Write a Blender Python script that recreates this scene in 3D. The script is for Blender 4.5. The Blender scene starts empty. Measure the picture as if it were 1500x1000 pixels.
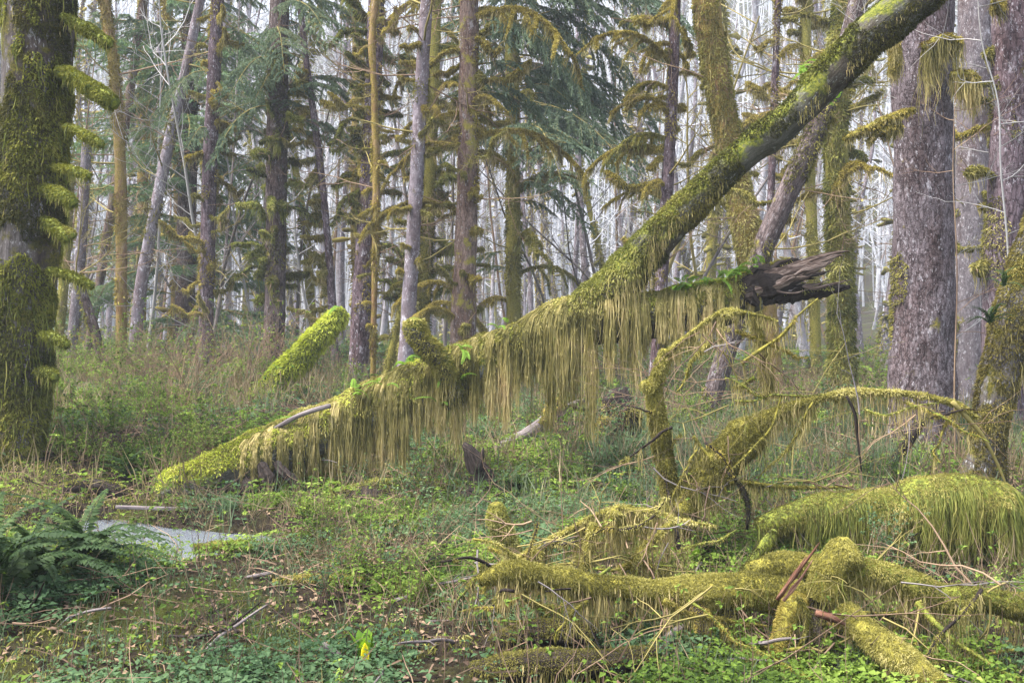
import bpy, math
import numpy as np
from mathutils import Vector, Matrix, Euler

S = bpy.context.scene
C = S.collection
rng = np.random.default_rng(11)
PI = math.pi

# ------------------------------------------------------------------ camera maths
FPX = 1458.0                       # focal length in photograph pixels (35 mm on 36 mm)
CZ = 1.7
PITCH = math.atan(30 / FPX)        # horizon at row 470
FW = np.array([0, math.cos(PITCH), -math.sin(PITCH)])
UP = np.array([0, math.sin(PITCH), math.cos(PITCH)])
RT = np.array([1.0, 0, 0])
CAM = np.array([0, 0, CZ])

def P(px, py, d):
    return CAM + RT * ((px - 750) / FPX * d) + FW * d + UP * ((500 - py) / FPX * d)

# ------------------------------------------------------------------ noise
def _h(ix, iy, iz):
    n = (ix * 374761393 + iy * 668265263 + iz * 1274126177) & 0xFFFFFFFF
    n = ((n ^ (n >> 13)) * 1274126177) & 0xFFFFFFFF
    return ((n ^ (n >> 16)) & 0xFFFF) / 65535.0

def vnoise(p):
    p = np.asarray(p, float)
    i = np.floor(p).astype(np.int64); f = p - i; f = f * f * (3 - 2 * f)
    r = 0
    for dx in (0, 1):
        for dy in (0, 1):
            for dz in (0, 1):
                w = (f[..., 0] if dx else 1 - f[..., 0]) * (f[..., 1] if dy else 1 - f[..., 1]) * (f[..., 2] if dz else 1 - f[..., 2])
                r = r + w * _h(i[..., 0] + dx, i[..., 1] + dy, i[..., 2] + dz)
    return r

def fbm(p, o=3):
    p = np.asarray(p, float); a, t, s = 0.5, 0, 0
    for k in range(o):
        t = t + a * vnoise(p * 2 ** k + 17.3 * k); s += a; a *= 0.5
    return t / s

def sstep(a, b, x):
    t = np.clip((np.asarray(x, float) - a) / (b - a), 0, 1)
    return t * t * (3 - 2 * t)

def nrm(v):
    return v / np.maximum(np.linalg.norm(v, axis=-1, keepdims=True), 1e-9)

# ------------------------------------------------------------------ terrain
STREAM = np.array([(-3.7, 8.35), (-3.1, 8.05), (-2.75, 7.95), (-2.45, 7.88)])
def stream_dist(x, y):
    best = np.full(np.shape(x), 1e9)
    for a, b in zip(STREAM[:-1], STREAM[1:]):
        ab = b - a
        t = np.clip(((x - a[0]) * ab[0] + (y - a[1]) * ab[1]) / (ab @ ab), 0, 1)
        best = np.minimum(best, np.hypot(x - a[0] - t * ab[0], y - a[1] - t * ab[1]))
    return best

def ground_z(x, y):
    x = np.asarray(x, float); y = np.asarray(y, float)
    q = np.stack([x, y, np.zeros_like(x)], -1)
    z = 0.16 * fbm(q * 0.33, 2) + 0.07 * fbm(q * 1.3 + 9, 3) + 0.13 * fbm(q * 2.9 + 3, 3) - 0.14
    z = z + 0.32 * sstep(9.3, 11.2, y) * sstep(-1.6, -3.0, x) + 0.12 * sstep(10, 16, y)
    z = z + 0.35 * sstep(14, 30, y) * fbm(q * 0.12 + 5, 2)
    z = z - 0.46 * sstep(1.0, 0.35, stream_dist(x, y) / (0.54 + 0.45 * fbm(q * 1.1 + 31, 2)))
    hill = sstep(85, 235, y + 14 * np.sin(x * 0.02)) * (64 + 16 * fbm(q * 0.012 + 2, 3) + 0.02 * np.abs(x))
    return z + hill

# ------------------------------------------------------------------ mesh building
class MB:
    """collects chunks of vertices and faces, then links them as one mesh"""
    def __init__(self):
        self.v, self.q, self.t, self.r, self.b = [], [], [], [], []
        self.qm, self.tm, self.n = [], [], 0
    def add(self, V, Q=None, T=None, m=0, rnd=None, bk=None):
        V = np.asarray(V, float).reshape(-1, 3); k = len(V)
        if k == 0: return self
        self.v.append(V)
        self.r.append(np.full(k, 0.5) if rnd is None else np.broadcast_to(np.asarray(rnd, float), (k,)))
        self.b.append(V if bk is None else bk)
        if Q is not None and len(Q):
            Q = np.asarray(Q, np.int64).reshape(-1, 4); self.q.append(Q + self.n); self.qm.append(np.full(len(Q), m))
        if T is not None and len(T):
            T = np.asarray(T, np.int64).reshape(-1, 3); self.t.append(T + self.n); self.tm.append(np.full(len(T), m))
        self.n += k
        return self
    def mesh(self, name, mats, smooth=True, origin=None):
        V = np.concatenate(self.v)
        if origin is not None: V = V - np.asarray(origin)
        Q = np.concatenate(self.q) if self.q else np.zeros((0, 4), np.int64)
        T = np.concatenate(self.t) if self.t else np.zeros((0, 3), np.int64)
        mi = np.concatenate(([np.concatenate(self.qm)] if self.qm else []) + ([np.concatenate(self.tm)] if self.tm else []))
        me = bpy.data.meshes.new(name)
        me.vertices.add(len(V)); me.vertices.foreach_set('co', V.astype(np.float32).ravel())
        idx = np.concatenate([Q.ravel(), T.ravel()]).astype(np.int32)
        me.loops.add(len(idx)); me.loops.foreach_set('vertex_index', idx)
        ls = np.concatenate([np.arange(len(Q)) * 4, len(Q) * 4 + np.arange(len(T)) * 3]).astype(np.int32)
        me.polygons.add(len(ls)); me.polygons.foreach_set('loop_start', ls)
        me.polygons.foreach_set('material_index', mi.astype(np.int32))
        me.polygons.foreach_set('use_smooth', np.full(len(ls), bool(smooth)))
        a = me.attributes.new('rnd', 'FLOAT', 'POINT'); a.data.foreach_set('value', np.concatenate(self.r).astype(np.float32))
        a = me.attributes.new('bk', 'FLOAT_VECTOR', 'POINT'); a.data.foreach_set('vector', np.concatenate(self.b).astype(np.float32).ravel())
        for m in (mats if isinstance(mats, (list, tuple)) else [mats]): me.materials.append(m)
        me.update(calc_edges=True)
        return me
    def build(self, name, mats, parent=None, smooth=True, origin=None):
        o = bpy.data.objects.new(name, self.mesh(name, mats, smooth, origin)); C.objects.link(o)
        if origin is not None: o.location = Vector(origin)
        if parent is not None: o.parent = parent
        return o

def link(name, me, parent=None, loc=(0, 0, 0), rot=(0, 0, 0), sc=1.0):
    o = bpy.data.objects.new(name, me); C.objects.link(o)
    o.location = loc; o.rotation_euler = rot
    o.scale = (sc, sc, sc) if np.isscalar(sc) else sc
    if parent is not None: o.parent = parent
    return o

def tag(o, label=None, cat=None, group=None, kind=None):
    if label: o['label'] = label
    if cat: o['category'] = cat
    if group: o['group'] = group
    if kind: o['kind'] = kind
    return o

def thing(name, label, cat, loc=(0, 0, 0), group=None):
    o = bpy.data.objects.new(name, None); C.objects.link(o); o.location = Vector(loc)
    o.empty_display_size = 0.2
    return tag(o, label, cat, group)

# ------------------------------------------------------------------ shapes
def resample(pts, step):
    pts = np.asarray(pts, float)              # columns x y z r
    if len(pts) == 2: pts = np.vstack([pts[0], (pts[0] + pts[1]) / 2, pts[1]])
    e = np.vstack([2 * pts[0] - pts[1], pts, 2 * pts[-1] - pts[-2]])
    out = []
    for i in range(1, len(e) - 2):
        p0, p1, p2, p3 = e[i - 1], e[i], e[i + 1], e[i + 2]
        n = max(1, int(np.linalg.norm(p2[:3] - p1[:3]) / step))
        t = np.linspace(0, 1, n, endpoint=False)[:, None]
        out.append(0.5 * ((2 * p1) + (-p0 + p2) * t + (2 * p0 - 5 * p1 + 4 * p2 - p3) * t ** 2 + (-p0 + 3 * p1 - 3 * p2 + p3) * t ** 3))
    out.append(pts[-1:])
    r = np.vstack(out); r[:, 3] = np.maximum(r[:, 3], 0.0005)
    return r

class Tube:
    def __init__(self, pts, step=0.08, segs=14, lump=0.12, freq=3.0, fine=0.0, ffreq=14.0, squash=0.0, seed=0.0):
        c = resample(pts, step)
        self.c, self.r = c[:, :3], c[:, 3]
        T = nrm(np.gradient(self.c, axis=0)); self.T = T
        a = np.zeros_like(T)
        ref = np.array([0, 0, 1.0]) if abs(T[0, 2]) < 0.8 else np.array([1.0, 0, 0])
        v = np.cross(T[0], ref); v /= np.linalg.norm(v)
        for i in range(len(T)):
            v = v - T[i] * (v @ T[i]); v /= max(np.linalg.norm(v), 1e-9); a[i] = v
        b = np.cross(T, a)
        th = np.linspace(0, 2 * PI, segs, endpoint=False)
        N = a[:, None] * np.cos(th)[None, :, None] + b[:, None] * np.sin(th)[None, :, None]
        ln = np.concatenate([[0], np.cumsum(np.linalg.norm(np.diff(self.c, axis=0), axis=1))])
        self.len, self.ln = ln[-1], ln
        base = self.c[:, None] + N * self.r[:, None, None]
        k = 1 + lump * 2 * (fbm(base * freq + seed, 3) - 0.5)
        if fine: k = k + fine * 2 * (fbm(base * np.array([ffreq, ffreq, ffreq * 0.3]) + seed + 5, 2) - 0.5)
        self.V = self.c[:, None] + N * (self.r[:, None] * k)[..., None]
        self.N = N; self.th = th; self.segs = segs
        R = np.median(self.r)
        self.bk = np.stack([np.cos(th)[None] * self.r[:, None], np.sin(th)[None] * self.r[:, None], np.broadcast_to(ln[:, None], (len(ln), segs))], -1) + seed
    def put(self, mb, m=0, rnd=0.5):
        n, k = self.V.shape[:2]
        i = np.arange(n - 1)[:, None] * k; j = np.arange(k)[None]; j2 = (j + 1) % k
        Q = np.stack([i + j, i + j2, i + k + j2, i + k + j], -1).reshape(-1, 4)
        V = np.vstack([self.V.reshape(-1, 3), self.V[0].mean(0)[None], (self.V[-1].mean(0) + self.T[-1] * self.r[-1] * 0.35)[None]])
        bk = np.vstack([self.bk.reshape(-1, 3), self.bk[0].mean(0)[None], self.bk[-1].mean(0)[None]])
        jj = np.arange(k); jn = (jj + 1) % k
        T = np.vstack([np.stack([np.full(k, n * k), jn, jj], -1), np.stack([np.full(k, n * k + 1), (n - 1) * k + jj, (n - 1) * k + jn], -1)])
        mb.add(V, Q, T, m, rnd, bk)
        return self
    def sample(self, n, keep=None, s0=0.0, s1=1.0):
        """n random surface points: position, normal, ring radius, fraction along"""
        w = self.r[:-1] * np.diff(self.ln)
        f = self.ln / self.len
        w = w * ((f[:-1] >= s0 - 1e-6) & (f[:-1] <= s1)); w = w / w.sum()
        i = rng.choice(len(w), n, p=w); u = rng.random(n); j = rng.integers(0, self.segs, n); v = rng.random(n); j2 = (j + 1) % self.segs
        def bl(A):
            return (A[i, j] * ((1 - u) * (1 - v))[:, None] + A[i + 1, j] * (u * (1 - v))[:, None] + A[i, j2] * ((1 - u) * v)[:, None] + A[i + 1, j2] * (u * v)[:, None])
        p = bl(self.V); nn = nrm(bl(self.N)); r = self.r[i] * (1 - u) + self.r[i + 1] * u; s = f[i] * (1 - u) + f[i + 1] * u
        if keep is not None:
            k = rng.random(n) < keep(p, nn, s)
            p, nn, r, s = p[k], nn[k], r[k], s[k]
        return p, nn, r, s
    def area(self):
        return float((2 * PI * self.r[:-1] * np.diff(self.ln)).sum())

def blades(mb, p, n, L, w, droop=0.25, spread=0.7, m=0, rnd=None):
    k = len(p)
    if k == 0: return
    L = np.broadcast_to(np.asarray(L, float), (k,)) * rng.uniform(0.6, 1.3, k)
    w = np.broadcast_to(np.asarray(w, float), (k,))
    d = nrm(n + rng.normal(0, spread, (k, 3)) * 0.7 + np.array([0, 0, -droop]))
    s = nrm(np.cross(d, rng.normal(0, 1, (k, 3))))
    d2 = nrm(d + np.array([0, 0, -droop * 1.6]) + rng.normal(0, 0.25, (k, 3)))
    b0 = p - d * (L * 0.15)[:, None]; mid = p + d * (L * 0.5)[:, None]; tip = mid + d2 * (L * 0.55)[:, None]
    V = np.stack([b0 - s * (w * .4)[:, None], b0 + s * (w * .4)[:, None], mid + s * (w * .5)[:, None], mid - s * (w * .5)[:, None], tip], 1)
    i = np.arange(k)[:, None] * 5
    r = rng.random(k) if rnd is None else rnd
    mb.add(V, i + np.array([[0, 1, 2, 3]]), i + np.array([[3, 2, 4]]), m, np.repeat(r, 5))

def strands(mb, p, n, r, L, w, nseg=6, wig=0.03, m=0, rnd=None):
    k = len(p)
    if k == 0: return
    h = n * np.array([1, 1, 0.0]); h = nrm(h + rng.normal(0, 0.02, (k, 3)) * np.array([1, 1, 0]))
    sp = np.clip(n[:, 2], -0.98, 0.98)
    L = np.broadcast_to(np.asarray(L, float), (k,)); w = np.broadcast_to(np.asarray(w, float), (k,))
    t = np.linspace(0, 1, nseg + 1)[None]
    drop = L[:, None] * t
    z = (r * sp)[:, None] - drop
    lat = np.where(z > 0, np.sqrt(np.maximum(r[:, None] ** 2 - z ** 2, 0)), np.maximum(r[:, None], (r * np.sqrt(1 - sp ** 2))[:, None]))
    lat = np.where((sp <= 0)[:, None], (r * np.sqrt(1 - sp ** 2))[:, None], lat)
    off = lat - (r * np.sqrt(1 - sp ** 2))[:, None] + rng.uniform(0, 0.02, k)[:, None] * t
    pos = p[:, None] + h[:, None] * off[..., None]
    pos[..., 2] -= drop
    wv = np.cumsum(rng.normal(0, 1, (k, nseg + 1, 2)), 1) * wig / math.sqrt(nseg); wv -= wv[:, :1]
    pos[..., :2] += wv * L[:, None, None] * 1.5
    a = rng.uniform(0, PI, k); sd = np.stack([np.cos(a) , np.sin(a) * 0.7, np.zeros(k)], -1)
    ww = (w[:, None] * (1 - 0.75 * t ** 1.5))[..., None] * 0.5
    V = np.stack([pos - sd[:, None] * ww, pos + sd[:, None] * ww], 2).reshape(-1, 3)
    i = (np.arange(k) * (nseg + 1) * 2)[:, None] + (np.arange(nseg) * 2)[None]
    Q = np.stack([i, i + 1, i + 3, i + 2], -1).reshape(-1, 4)
    rr = rng.random(k) if rnd is None else rnd
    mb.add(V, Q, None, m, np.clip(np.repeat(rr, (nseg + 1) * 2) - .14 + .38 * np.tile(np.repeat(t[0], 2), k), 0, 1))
    return pos

def thin(mb, pts, r0, r1, sides=3, m=0, rnd=0.5):
    pts = np.asarray(pts, float); n = len(pts)
    T = nrm(np.gradient(pts, axis=0)); ref = np.array([0.31, 0.22, 0.92]) if abs(T[0, 2]) < .8 else np.array([0.9, 0.3, 0.1])
    a = nrm(np.cross(T, ref)); b = np.cross(T, a)
    th = np.linspace(0, 2 * PI, sides, endpoint=False); r = np.linspace(r0, r1, n)
    V = pts[:, None] + (a[:, None] * np.cos(th)[None, :, None] + b[:, None] * np.sin(th)[None, :, None]) * r[:, None, None]
    i = np.arange(n - 1)[:, None] * sides; j = np.arange(sides)[None]; j2 = (j + 1) % sides
    mb.add(V, np.stack([i + j, i + j2, i + sides + j2, i + sides + j], -1).reshape(-1, 4), None, m, rnd)

def wander(p0, d, L, n, bend=0.25, grav=0.0, up=0.0):
    d = np.asarray(d, float); d = d / np.linalg.norm(d); p = np.asarray(p0, float); out = [p]
    for i in range(n):
        d = d + rng.normal(0, bend, 3) * 0.5 + np.array([0, 0, up - grav]) / n
        d /= np.linalg.norm(d); p = p + d * L / n; out.append(p)
    return np.array(out)

def leaves(mb, p, d, up, L, w, m=0, rnd=None):
    """pointed leaflets: base p, direction d, face roughly up"""
    k = len(p)
    if k == 0: return
    L = np.broadcast_to(np.asarray(L, float), (k,)); w = np.broadcast_to(np.asarray(w, float), (k,))
    d = nrm(d); s = nrm(np.cross(d, up)); u = np.cross(s, d)
    mid = p + d * (L * .45)[:, None]; tip = p + d * L[:, None] - u * (L * .14)[:, None]
    f = (w * 0.16)[:, None] * u
    V = np.stack([p, mid + s * (w * .5)[:, None] + f, mid, mid - s * (w * .5)[:, None] + f, tip], 1)
    i = np.arange(k)[:, None] * 5
    T = np.concatenate([i + np.array([[0, 1, 2]]), i + np.array([[0, 2, 3]]), i + np.array([[1, 4, 2]]), i + np.array([[2, 4, 3]])])
    r = rng.random(k) if rnd is None else rnd
    mb.add(V, None, T, m, np.repeat(r, 5))

# ------------------------------------------------------------------ materials
def newmat(name):
    m = bpy.data.materials.new(name); m.use_nodes = True; nt = m.node_tree; nt.nodes.clear()
    out = nt.nodes.new('ShaderNodeOutputMaterial')
    return m, nt, out

def nd(nt, t, **kw):
    n = nt.nodes.new(t)
    for k, v in kw.items():
        if k.startswith('_'): setattr(n, k[1:], v)
        else:
            key = k.replace('__', ' ')
            n.inputs[int(key[1:]) if key[0] == 'i' and key[1:].isdigit() else key].default_value = v
    return n

def mixc(nt, fac, a, b, mode='MIX'):
    m = nt.nodes.new('ShaderNodeMix'); m.data_type = 'RGBA'; m.blend_type = mode
    for s, v in ((0, fac), (6, a), (7, b)):
        if isinstance(v, bpy.types.NodeSocket): nt.links.new(v, m.inputs[s])
        else: m.inputs[s].default_value = v if s == 0 else (*v, 1)
    return m.outputs[2]

def math_(nt, op, a, b=0.0, c=0.0, clamp=False):
    m = nt.nodes.new('ShaderNodeMath'); m.operation = op; m.use_clamp = clamp
    for i, v in enumerate((a, b, c)):
        if isinstance(v, bpy.types.NodeSocket): nt.links.new(v, m.inputs[i])
        else: m.inputs[i].default_value = v
    return m.outputs[0]

def ramp(nt, fac, stops):
    r = nt.nodes.new('ShaderNodeValToRGB'); e = r.color_ramp.elements
    while len(e) < len(stops): e.new(0.5)
    for x, (p, c) in zip(e, stops): x.position = p; x.color = (*c, 1)
    nt.links.new(fac, r.inputs[0]); return r.outputs[0]

def maprange(nt, v, a, b, lo=0.0, hi=1.0):
    m = nt.nodes.new('ShaderNodeMapRange'); m.interpolation_type = 'SMOOTHSTEP'
    nt.links.new(v, m.inputs[0])
    for i, x in enumerate((a, b, lo, hi)): m.inputs[i + 1].default_value = x
    return m.outputs[0]

def noise(nt, co, scale, detail=4, rough=0.6, dist=0.0):
    n = nd(nt, 'ShaderNodeTexNoise', Scale=scale, Detail=detail, Roughness=rough, Distortion=dist); nt.links.new(co, n.inputs['Vector']); return n.outputs['Fac']

def attr(nt, name, out='Fac'):
    a = nt.nodes.new('ShaderNodeAttribute'); a.attribute_name = name; return a.outputs[out]

def scaled(nt, co, s):
    v = nt.nodes.new('ShaderNodeVectorMath'); v.operation = 'MULTIPLY'; nt.links.new(co, v.inputs[0]); v.inputs[1].default_value = s; return v.outputs[0]

def leafy(name, stops, transl=0.35, rough=0.7, nscale=0.9, namp=0.5, spec=0.06, tint=(1, 1, 1)):
    """foliage or moss: colour per leaf plus soft patches, part of the light passes through"""
    m, nt, out = newmat(name)
    geo = nt.nodes.new('ShaderNodeNewGeometry')
    n = noise(nt, geo.outputs['Position'], nscale, 3)
    f = math_(nt, 'ADD', math_(nt, 'MULTIPLY', attr(nt, 'rnd'), 1 - namp), math_(nt, 'MULTIPLY', maprange(nt, n, 0.3, 0.7), namp))
    col = ramp(nt, f, stops)
    b = nd(nt, 'ShaderNodeBsdfPrincipled', Roughness=rough); b.inputs['Specular IOR Level'].default_value = spec
    nt.links.new(col, b.inputs['Base Color'])
    t = nt.nodes.new('ShaderNodeBsdfTranslucent')
    nt.links.new(mixc(nt, 1.0, col, (1.1, 1.15, 0.7), 'MULTIPLY'), t.inputs['Color'])
    x = nd(nt, 'ShaderNodeMixShader', Fac=transl); nt.links.new(b.outputs[0], x.inputs[1]); nt.links.new(t.outputs[0], x.inputs[2])
    nt.links.new(x.outputs[0], out.inputs[0])
    return m

def bark(name, crack, mid, light, lichen=(0.42, 0.41, 0.42), lich=0.5, moss=(0.13, 0.13, 0.02), moss2=(0.22, 0.17, 0.04), m_amt=0.0, m_up=0.0, scale=1.0, plates=True, bump=0.8, zs=0.3):
    m, nt, out = newmat(name)
    co = attr(nt, 'bk', 'Vector')
    cz = scaled(nt, co, (1, 1, zs))
    n1 = noise(nt, cz, 9 * scale, 6, 0.7, 0.6)
    n2 = noise(nt, co, 2.2 * scale, 4)
    v = nd(nt, 'ShaderNodeTexVoronoi', Scale=16 * scale, _feature='DISTANCE_TO_EDGE'); 
    wob = nt.nodes.new('ShaderNodeVectorMath'); wob.operation = 'MULTIPLY_ADD'
    nn = nd(nt, 'ShaderNodeTexNoise', Scale=14 * scale, Detail=3.0); nt.links.new(co, nn.inputs['Vector'])
    nt.links.new(nn.outputs['Color'], wob.inputs[0]); wob.inputs[1].default_value = (0.07, 0.07, 0.07); nt.links.new(cz, wob.inputs[2])
    nt.links.new(wob.outputs[0], v.inputs['Vector'])
    edge = maprange(nt, v.outputs['Distance'], 0.0, 0.16)
    n0 = noise(nt, scaled(nt, co, (1, 1, zs * 0.4)), 26 * scale, 5, 0.7, 1.2)
    hgt = math_(nt, 'ADD', math_(nt, 'MULTIPLY', edge, 0.15 if plates else 0.05), math_(nt, 'ADD', math_(nt, 'MULTIPLY', n1, 0.75), math_(nt, 'MULTIPLY', n0, 0.58)))
    col = ramp(nt, math_(nt, 'MULTIPLY', hgt, 0.72), [(0.34 if plates else .28, crack), (0.50 if plates else .44, mid), (0.70, light)])
    big = noise(nt, scaled(nt, co, (1, 1, 0.35)), 1.6 * scale, 4, 0.65)
    col = mixc(nt, maprange(nt, big, 0.42, 0.62, 0, 0.75), col, (0.60, 0.48, 0.43), 'MULTIPLY')
    nl = noise(nt, scaled(nt, co, (1, 1, 0.6)), 7 * scale, 6, 0.75)
    lf = math_(nt, 'MULTIPLY', maprange(nt, nl, 0.56, 0.66), maprange(nt, n2, 0.38, 0.62, 0, lich))
    col = mixc(nt, lf, col, lichen)
    fl = noise(nt, scaled(nt, co, (1, 1, 0.5)), 30 * scale, 4, 0.7)
    col = mixc(nt, math_(nt, 'MULTIPLY', maprange(nt, fl, 0.58, 0.66), maprange(nt, n2, 0.30, 0.60, 0.15, lich)), col, lichen)
    geo = nt.nodes.new('ShaderNodeNewGeometry'); sp = nt.nodes.new('ShaderNodeSeparateXYZ'); nt.links.new(geo.outputs['Normal'], sp.inputs[0])
    nm = noise(nt, co, 3.1, 5, 0.7)
    mf = math_(nt, 'ADD', math_(nt, 'ADD', nm, m_amt - 0.5), math_(nt, 'MULTIPLY', sp.outputs[2], m_up))
    mf = maprange(nt, mf, 0.02, 0.14)
    fine = noise(nt, co, 45, 3)
    mcol = mixc(nt, maprange(nt, fine, 0.35, 0.65), moss, moss2)
    col = mixc(nt, mf, col, mcol)
    b = nd(nt, 'ShaderNodeBsdfPrincipled', Roughness=0.85); b.inputs['Specular IOR Level'].default_value = 0.08
    nt.links.new(col, b.inputs['Base Color'])
    bp = nd(nt, 'ShaderNodeBump', Strength=bump, Distance=0.03)
    nt.links.new(math_(nt, 'ADD', hgt, math_(nt, 'MULTIPLY', fine, 0.3)), bp.inputs['Height']); nt.links.new(bp.outputs[0], b.inputs['Normal'])
    nt.links.new(b.outputs[0], out.inputs[0])
    return m

M = {}
M['moss'] = leafy('yellow_green_moss', [(0.0, (0.045, 0.042, 0.010)), (0.35, (0.115, 0.104, 0.028)), (0.7, (0.265, 0.235, 0.064)), (1.0, (0.52, 0.45, 0.19))], 0.3)
M['moss_green'] = leafy('fresh_green_moss', [(0.0, (0.035, 0.042, 0.012)), (0.4, (0.115, 0.12, 0.028)), (0.75, (0.265, 0.255, 0.065)), (1.0, (0.50, 0.45, 0.18))], 0.3)
M['moss_bright'] = leafy('bright_moss', [(0.0, (0.10, 0.12, 0.015)), (0.4, (0.30, 0.33, 0.04)), (0.75, (0.50, 0.52, 0.09)), (1.0, (0.68, 0.66, 0.20))], 0.35)
M['moss_limb'] = leafy('olive_moss', [(0.0, (0.03, 0.033, 0.008)), (0.4, (0.11, 0.115, 0.020)), (0.75, (0.22, 0.215, 0.04)), (1.0, (0.40, 0.36, 0.10))], 0.28)
M['moss_ochre'] = leafy('ochre_moss', [(0.0, (0.07, 0.045, 0.012)), (0.4, (0.17, 0.135, 0.032)), (0.75, (0.34, 0.27, 0.065)), (1.0, (0.52, 0.42, 0.14))], 0.3)
M['moss_dark'] = leafy('dark_moss', [(0.0, (0.02, 0.022, 0.009)), (0.5, (0.075, 0.072, 0.022)), (1.0, (0.18, 0.15, 0.04))], 0.25)
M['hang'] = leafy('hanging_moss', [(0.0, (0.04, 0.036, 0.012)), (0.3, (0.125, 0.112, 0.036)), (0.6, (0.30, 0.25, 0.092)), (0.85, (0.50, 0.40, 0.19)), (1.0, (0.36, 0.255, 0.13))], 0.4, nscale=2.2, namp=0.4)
M['hang_green'] = leafy('green_hanging_moss', [(0.0, (0.05, 0.065, 0.018)), (0.35, (0.13, 0.15, 0.035)), (0.7, (0.23, 0.23, 0.055)), (1.0, (0.33, 0.27, 0.10))], 0.4, nscale=2.2, namp=0.4)
M['moss_brown'] = leafy('brown_moss', [(0.0, (0.022, 0.018, 0.008)), (0.4, (0.085, 0.07, 0.02)), (0.75, (0.19, 0.155, 0.04)), (1.0, (0.36, 0.31, 0.09))], 0.25)
M['needle'] = leafy('spruce_needles', [(0.0, (0.05, 0.078, 0.055)), (0.5, (0.10, 0.138, 0.088)), (1.0, (0.18, 0.215, 0.12))], 0.25, nscale=0.5)
M['needle_light'] = leafy('young_spruce_needles', [(0.0, (0.06, 0.11, 0.065)), (0.5, (0.13, 0.20, 0.105)), (1.0, (0.24, 0.31, 0.16))], 0.3, nscale=0.5)
M['leaf'] = leafy('undergrowth_leaves', [(0.0, (0.011, 0.022, 0.006)), (0.3, (0.045, 0.078, 0.014)), (0.65, (0.135, 0.20, 0.032)), (0.9, (0.24, 0.30, 0.062)), (1.0, (0.24, 0.15, 0.07))], 0.4)
M['leaf_blue'] = leafy('bluish_leaves', [(0.0, (0.02, 0.04, 0.018)), (0.5, (0.055, 0.10, 0.045)), (1.0, (0.14, 0.20, 0.09))], 0.35)
M['fern'] = leafy('fern_fronds', [(0.0, (0.010, 0.022, 0.007)), (0.5, (0.030, 0.055, 0.018)), (0.9, (0.075, 0.11, 0.030)), (1.0, (0.14, 0.10, 0.04))], 0.3, rough=0.6, spec=0.10)
M['fern_bright'] = leafy('bright_fern', [(0.0, (0.07, 0.15, 0.02)), (1.0, (0.22, 0.34, 0.05))], 0.4)
M['grass'] = leafy('sedge_blades', [(0.0, (0.035, 0.055, 0.03)), (0.5, (0.085, 0.12, 0.065)), (0.85, (0.17, 0.19, 0.11)), (1.0, (0.24, 0.19, 0.11))], 0.35)
M['grass_tan'] = leafy('dry_grass', [(0.0, (0.06, 0.045, 0.028)), (0.5, (0.16, 0.12, 0.072)), (0.85, (0.29, 0.23, 0.14)), (1.0, (0.14, 0.17, 0.06))], 0.3)
M['cabbage'] = leafy('skunk_cabbage_leaf', [(0.0, (0.10, 0.20, 0.015)), (1.0, (0.22, 0.34, 0.03))], 0.45, rough=0.4, spec=0.4)
M['spathe'] = leafy('yellow_spathe', [(0.0, (0.75, 0.62, 0.03)), (1.0, (0.85, 0.75, 0.06))], 0.3, rough=0.4)
M['twig'] = leafy('brown_twigs', [(0.0, (0.06, 0.04, 0.03)), (0.5, (0.16, 0.105, 0.07)), (1.0, (0.30, 0.21, 0.13))], 0.0, rough=0.8)
M['twig_grey'] = leafy('grey_twigs', [(0.0, (0.07, 0.06, 0.058)), (0.5, (0.15, 0.128, 0.12)), (1.0, (0.27, 0.24, 0.225))], 0.0, rough=0.8)
M['twig_far'] = leafy('haze_pale_twigs', [(0.0, (0.30, 0.30, 0.315)), (1.0, (0.52, 0.52, 0.55))], 0.0, rough=0.8)  # pale alder twigs, lightened further so the colour carries distance haze
M['twig_green'] = leafy('mossy_twigs', [(0.0, (0.08, 0.07, 0.03)), (0.5, (0.18, 0.15, 0.05)), (1.0, (0.30, 0.24, 0.09))], 0.0, rough=0.85)
M['twig_pale'] = leafy('pale_dead_twigs', [(0.0, (0.22, 0.205, 0.195)), (1.0, (0.42, 0.40, 0.38))], 0.0, rough=0.7)
M['bk_dark'] = bark('dark_spruce_bark', (0.010, 0.007, 0.007), (0.05, 0.036, 0.034), (0.15, 0.115, 0.11), lich=0.45, m_amt=-0.05)
M['bk_purple'] = bark('purple_grey_bark', (0.010, 0.006, 0.007), (0.058, 0.040, 0.045), (0.19, 0.142, 0.158), lichen=(0.46, 0.43, 0.46), lich=0.75, m_amt=-0.14)
M['bk_big'] = bark('scaly_spruce_bark', (0.007, 0.005, 0.005), (0.056, 0.041, 0.043), (0.20, 0.165, 0.175), lichen=(0.44, 0.41, 0.43), lich=0.75, m_amt=-0.12, scale=1.5, bump=1.0, zs=0.45)
M['bk_pale'] = bark('pale_lichened_bark', (0.028, 0.022, 0.025), (0.135, 0.115, 0.128), (0.31, 0.275, 0.30), lichen=(0.52, 0.50, 0.53), lich=1.0, m_amt=-0.12, plates=False, zs=0.7)
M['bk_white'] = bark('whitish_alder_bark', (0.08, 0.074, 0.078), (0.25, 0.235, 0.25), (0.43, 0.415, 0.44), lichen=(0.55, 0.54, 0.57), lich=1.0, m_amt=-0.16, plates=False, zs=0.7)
M['bk_grey'] = bark('grey_alder_bark', (0.02, 0.016, 0.017), (0.095, 0.08, 0.086), (0.24, 0.21, 0.22), lichen=(0.5, 0.48, 0.5), lich=0.8, m_amt=-0.10, scale=1.2, plates=False, zs=0.6)
M['bk_brown'] = bark('reddish_brown_bark', (0.022, 0.014, 0.011), (0.10, 0.068, 0.056), (0.22, 0.155, 0.125), lich=0.45, m_amt=0.0)
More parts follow.
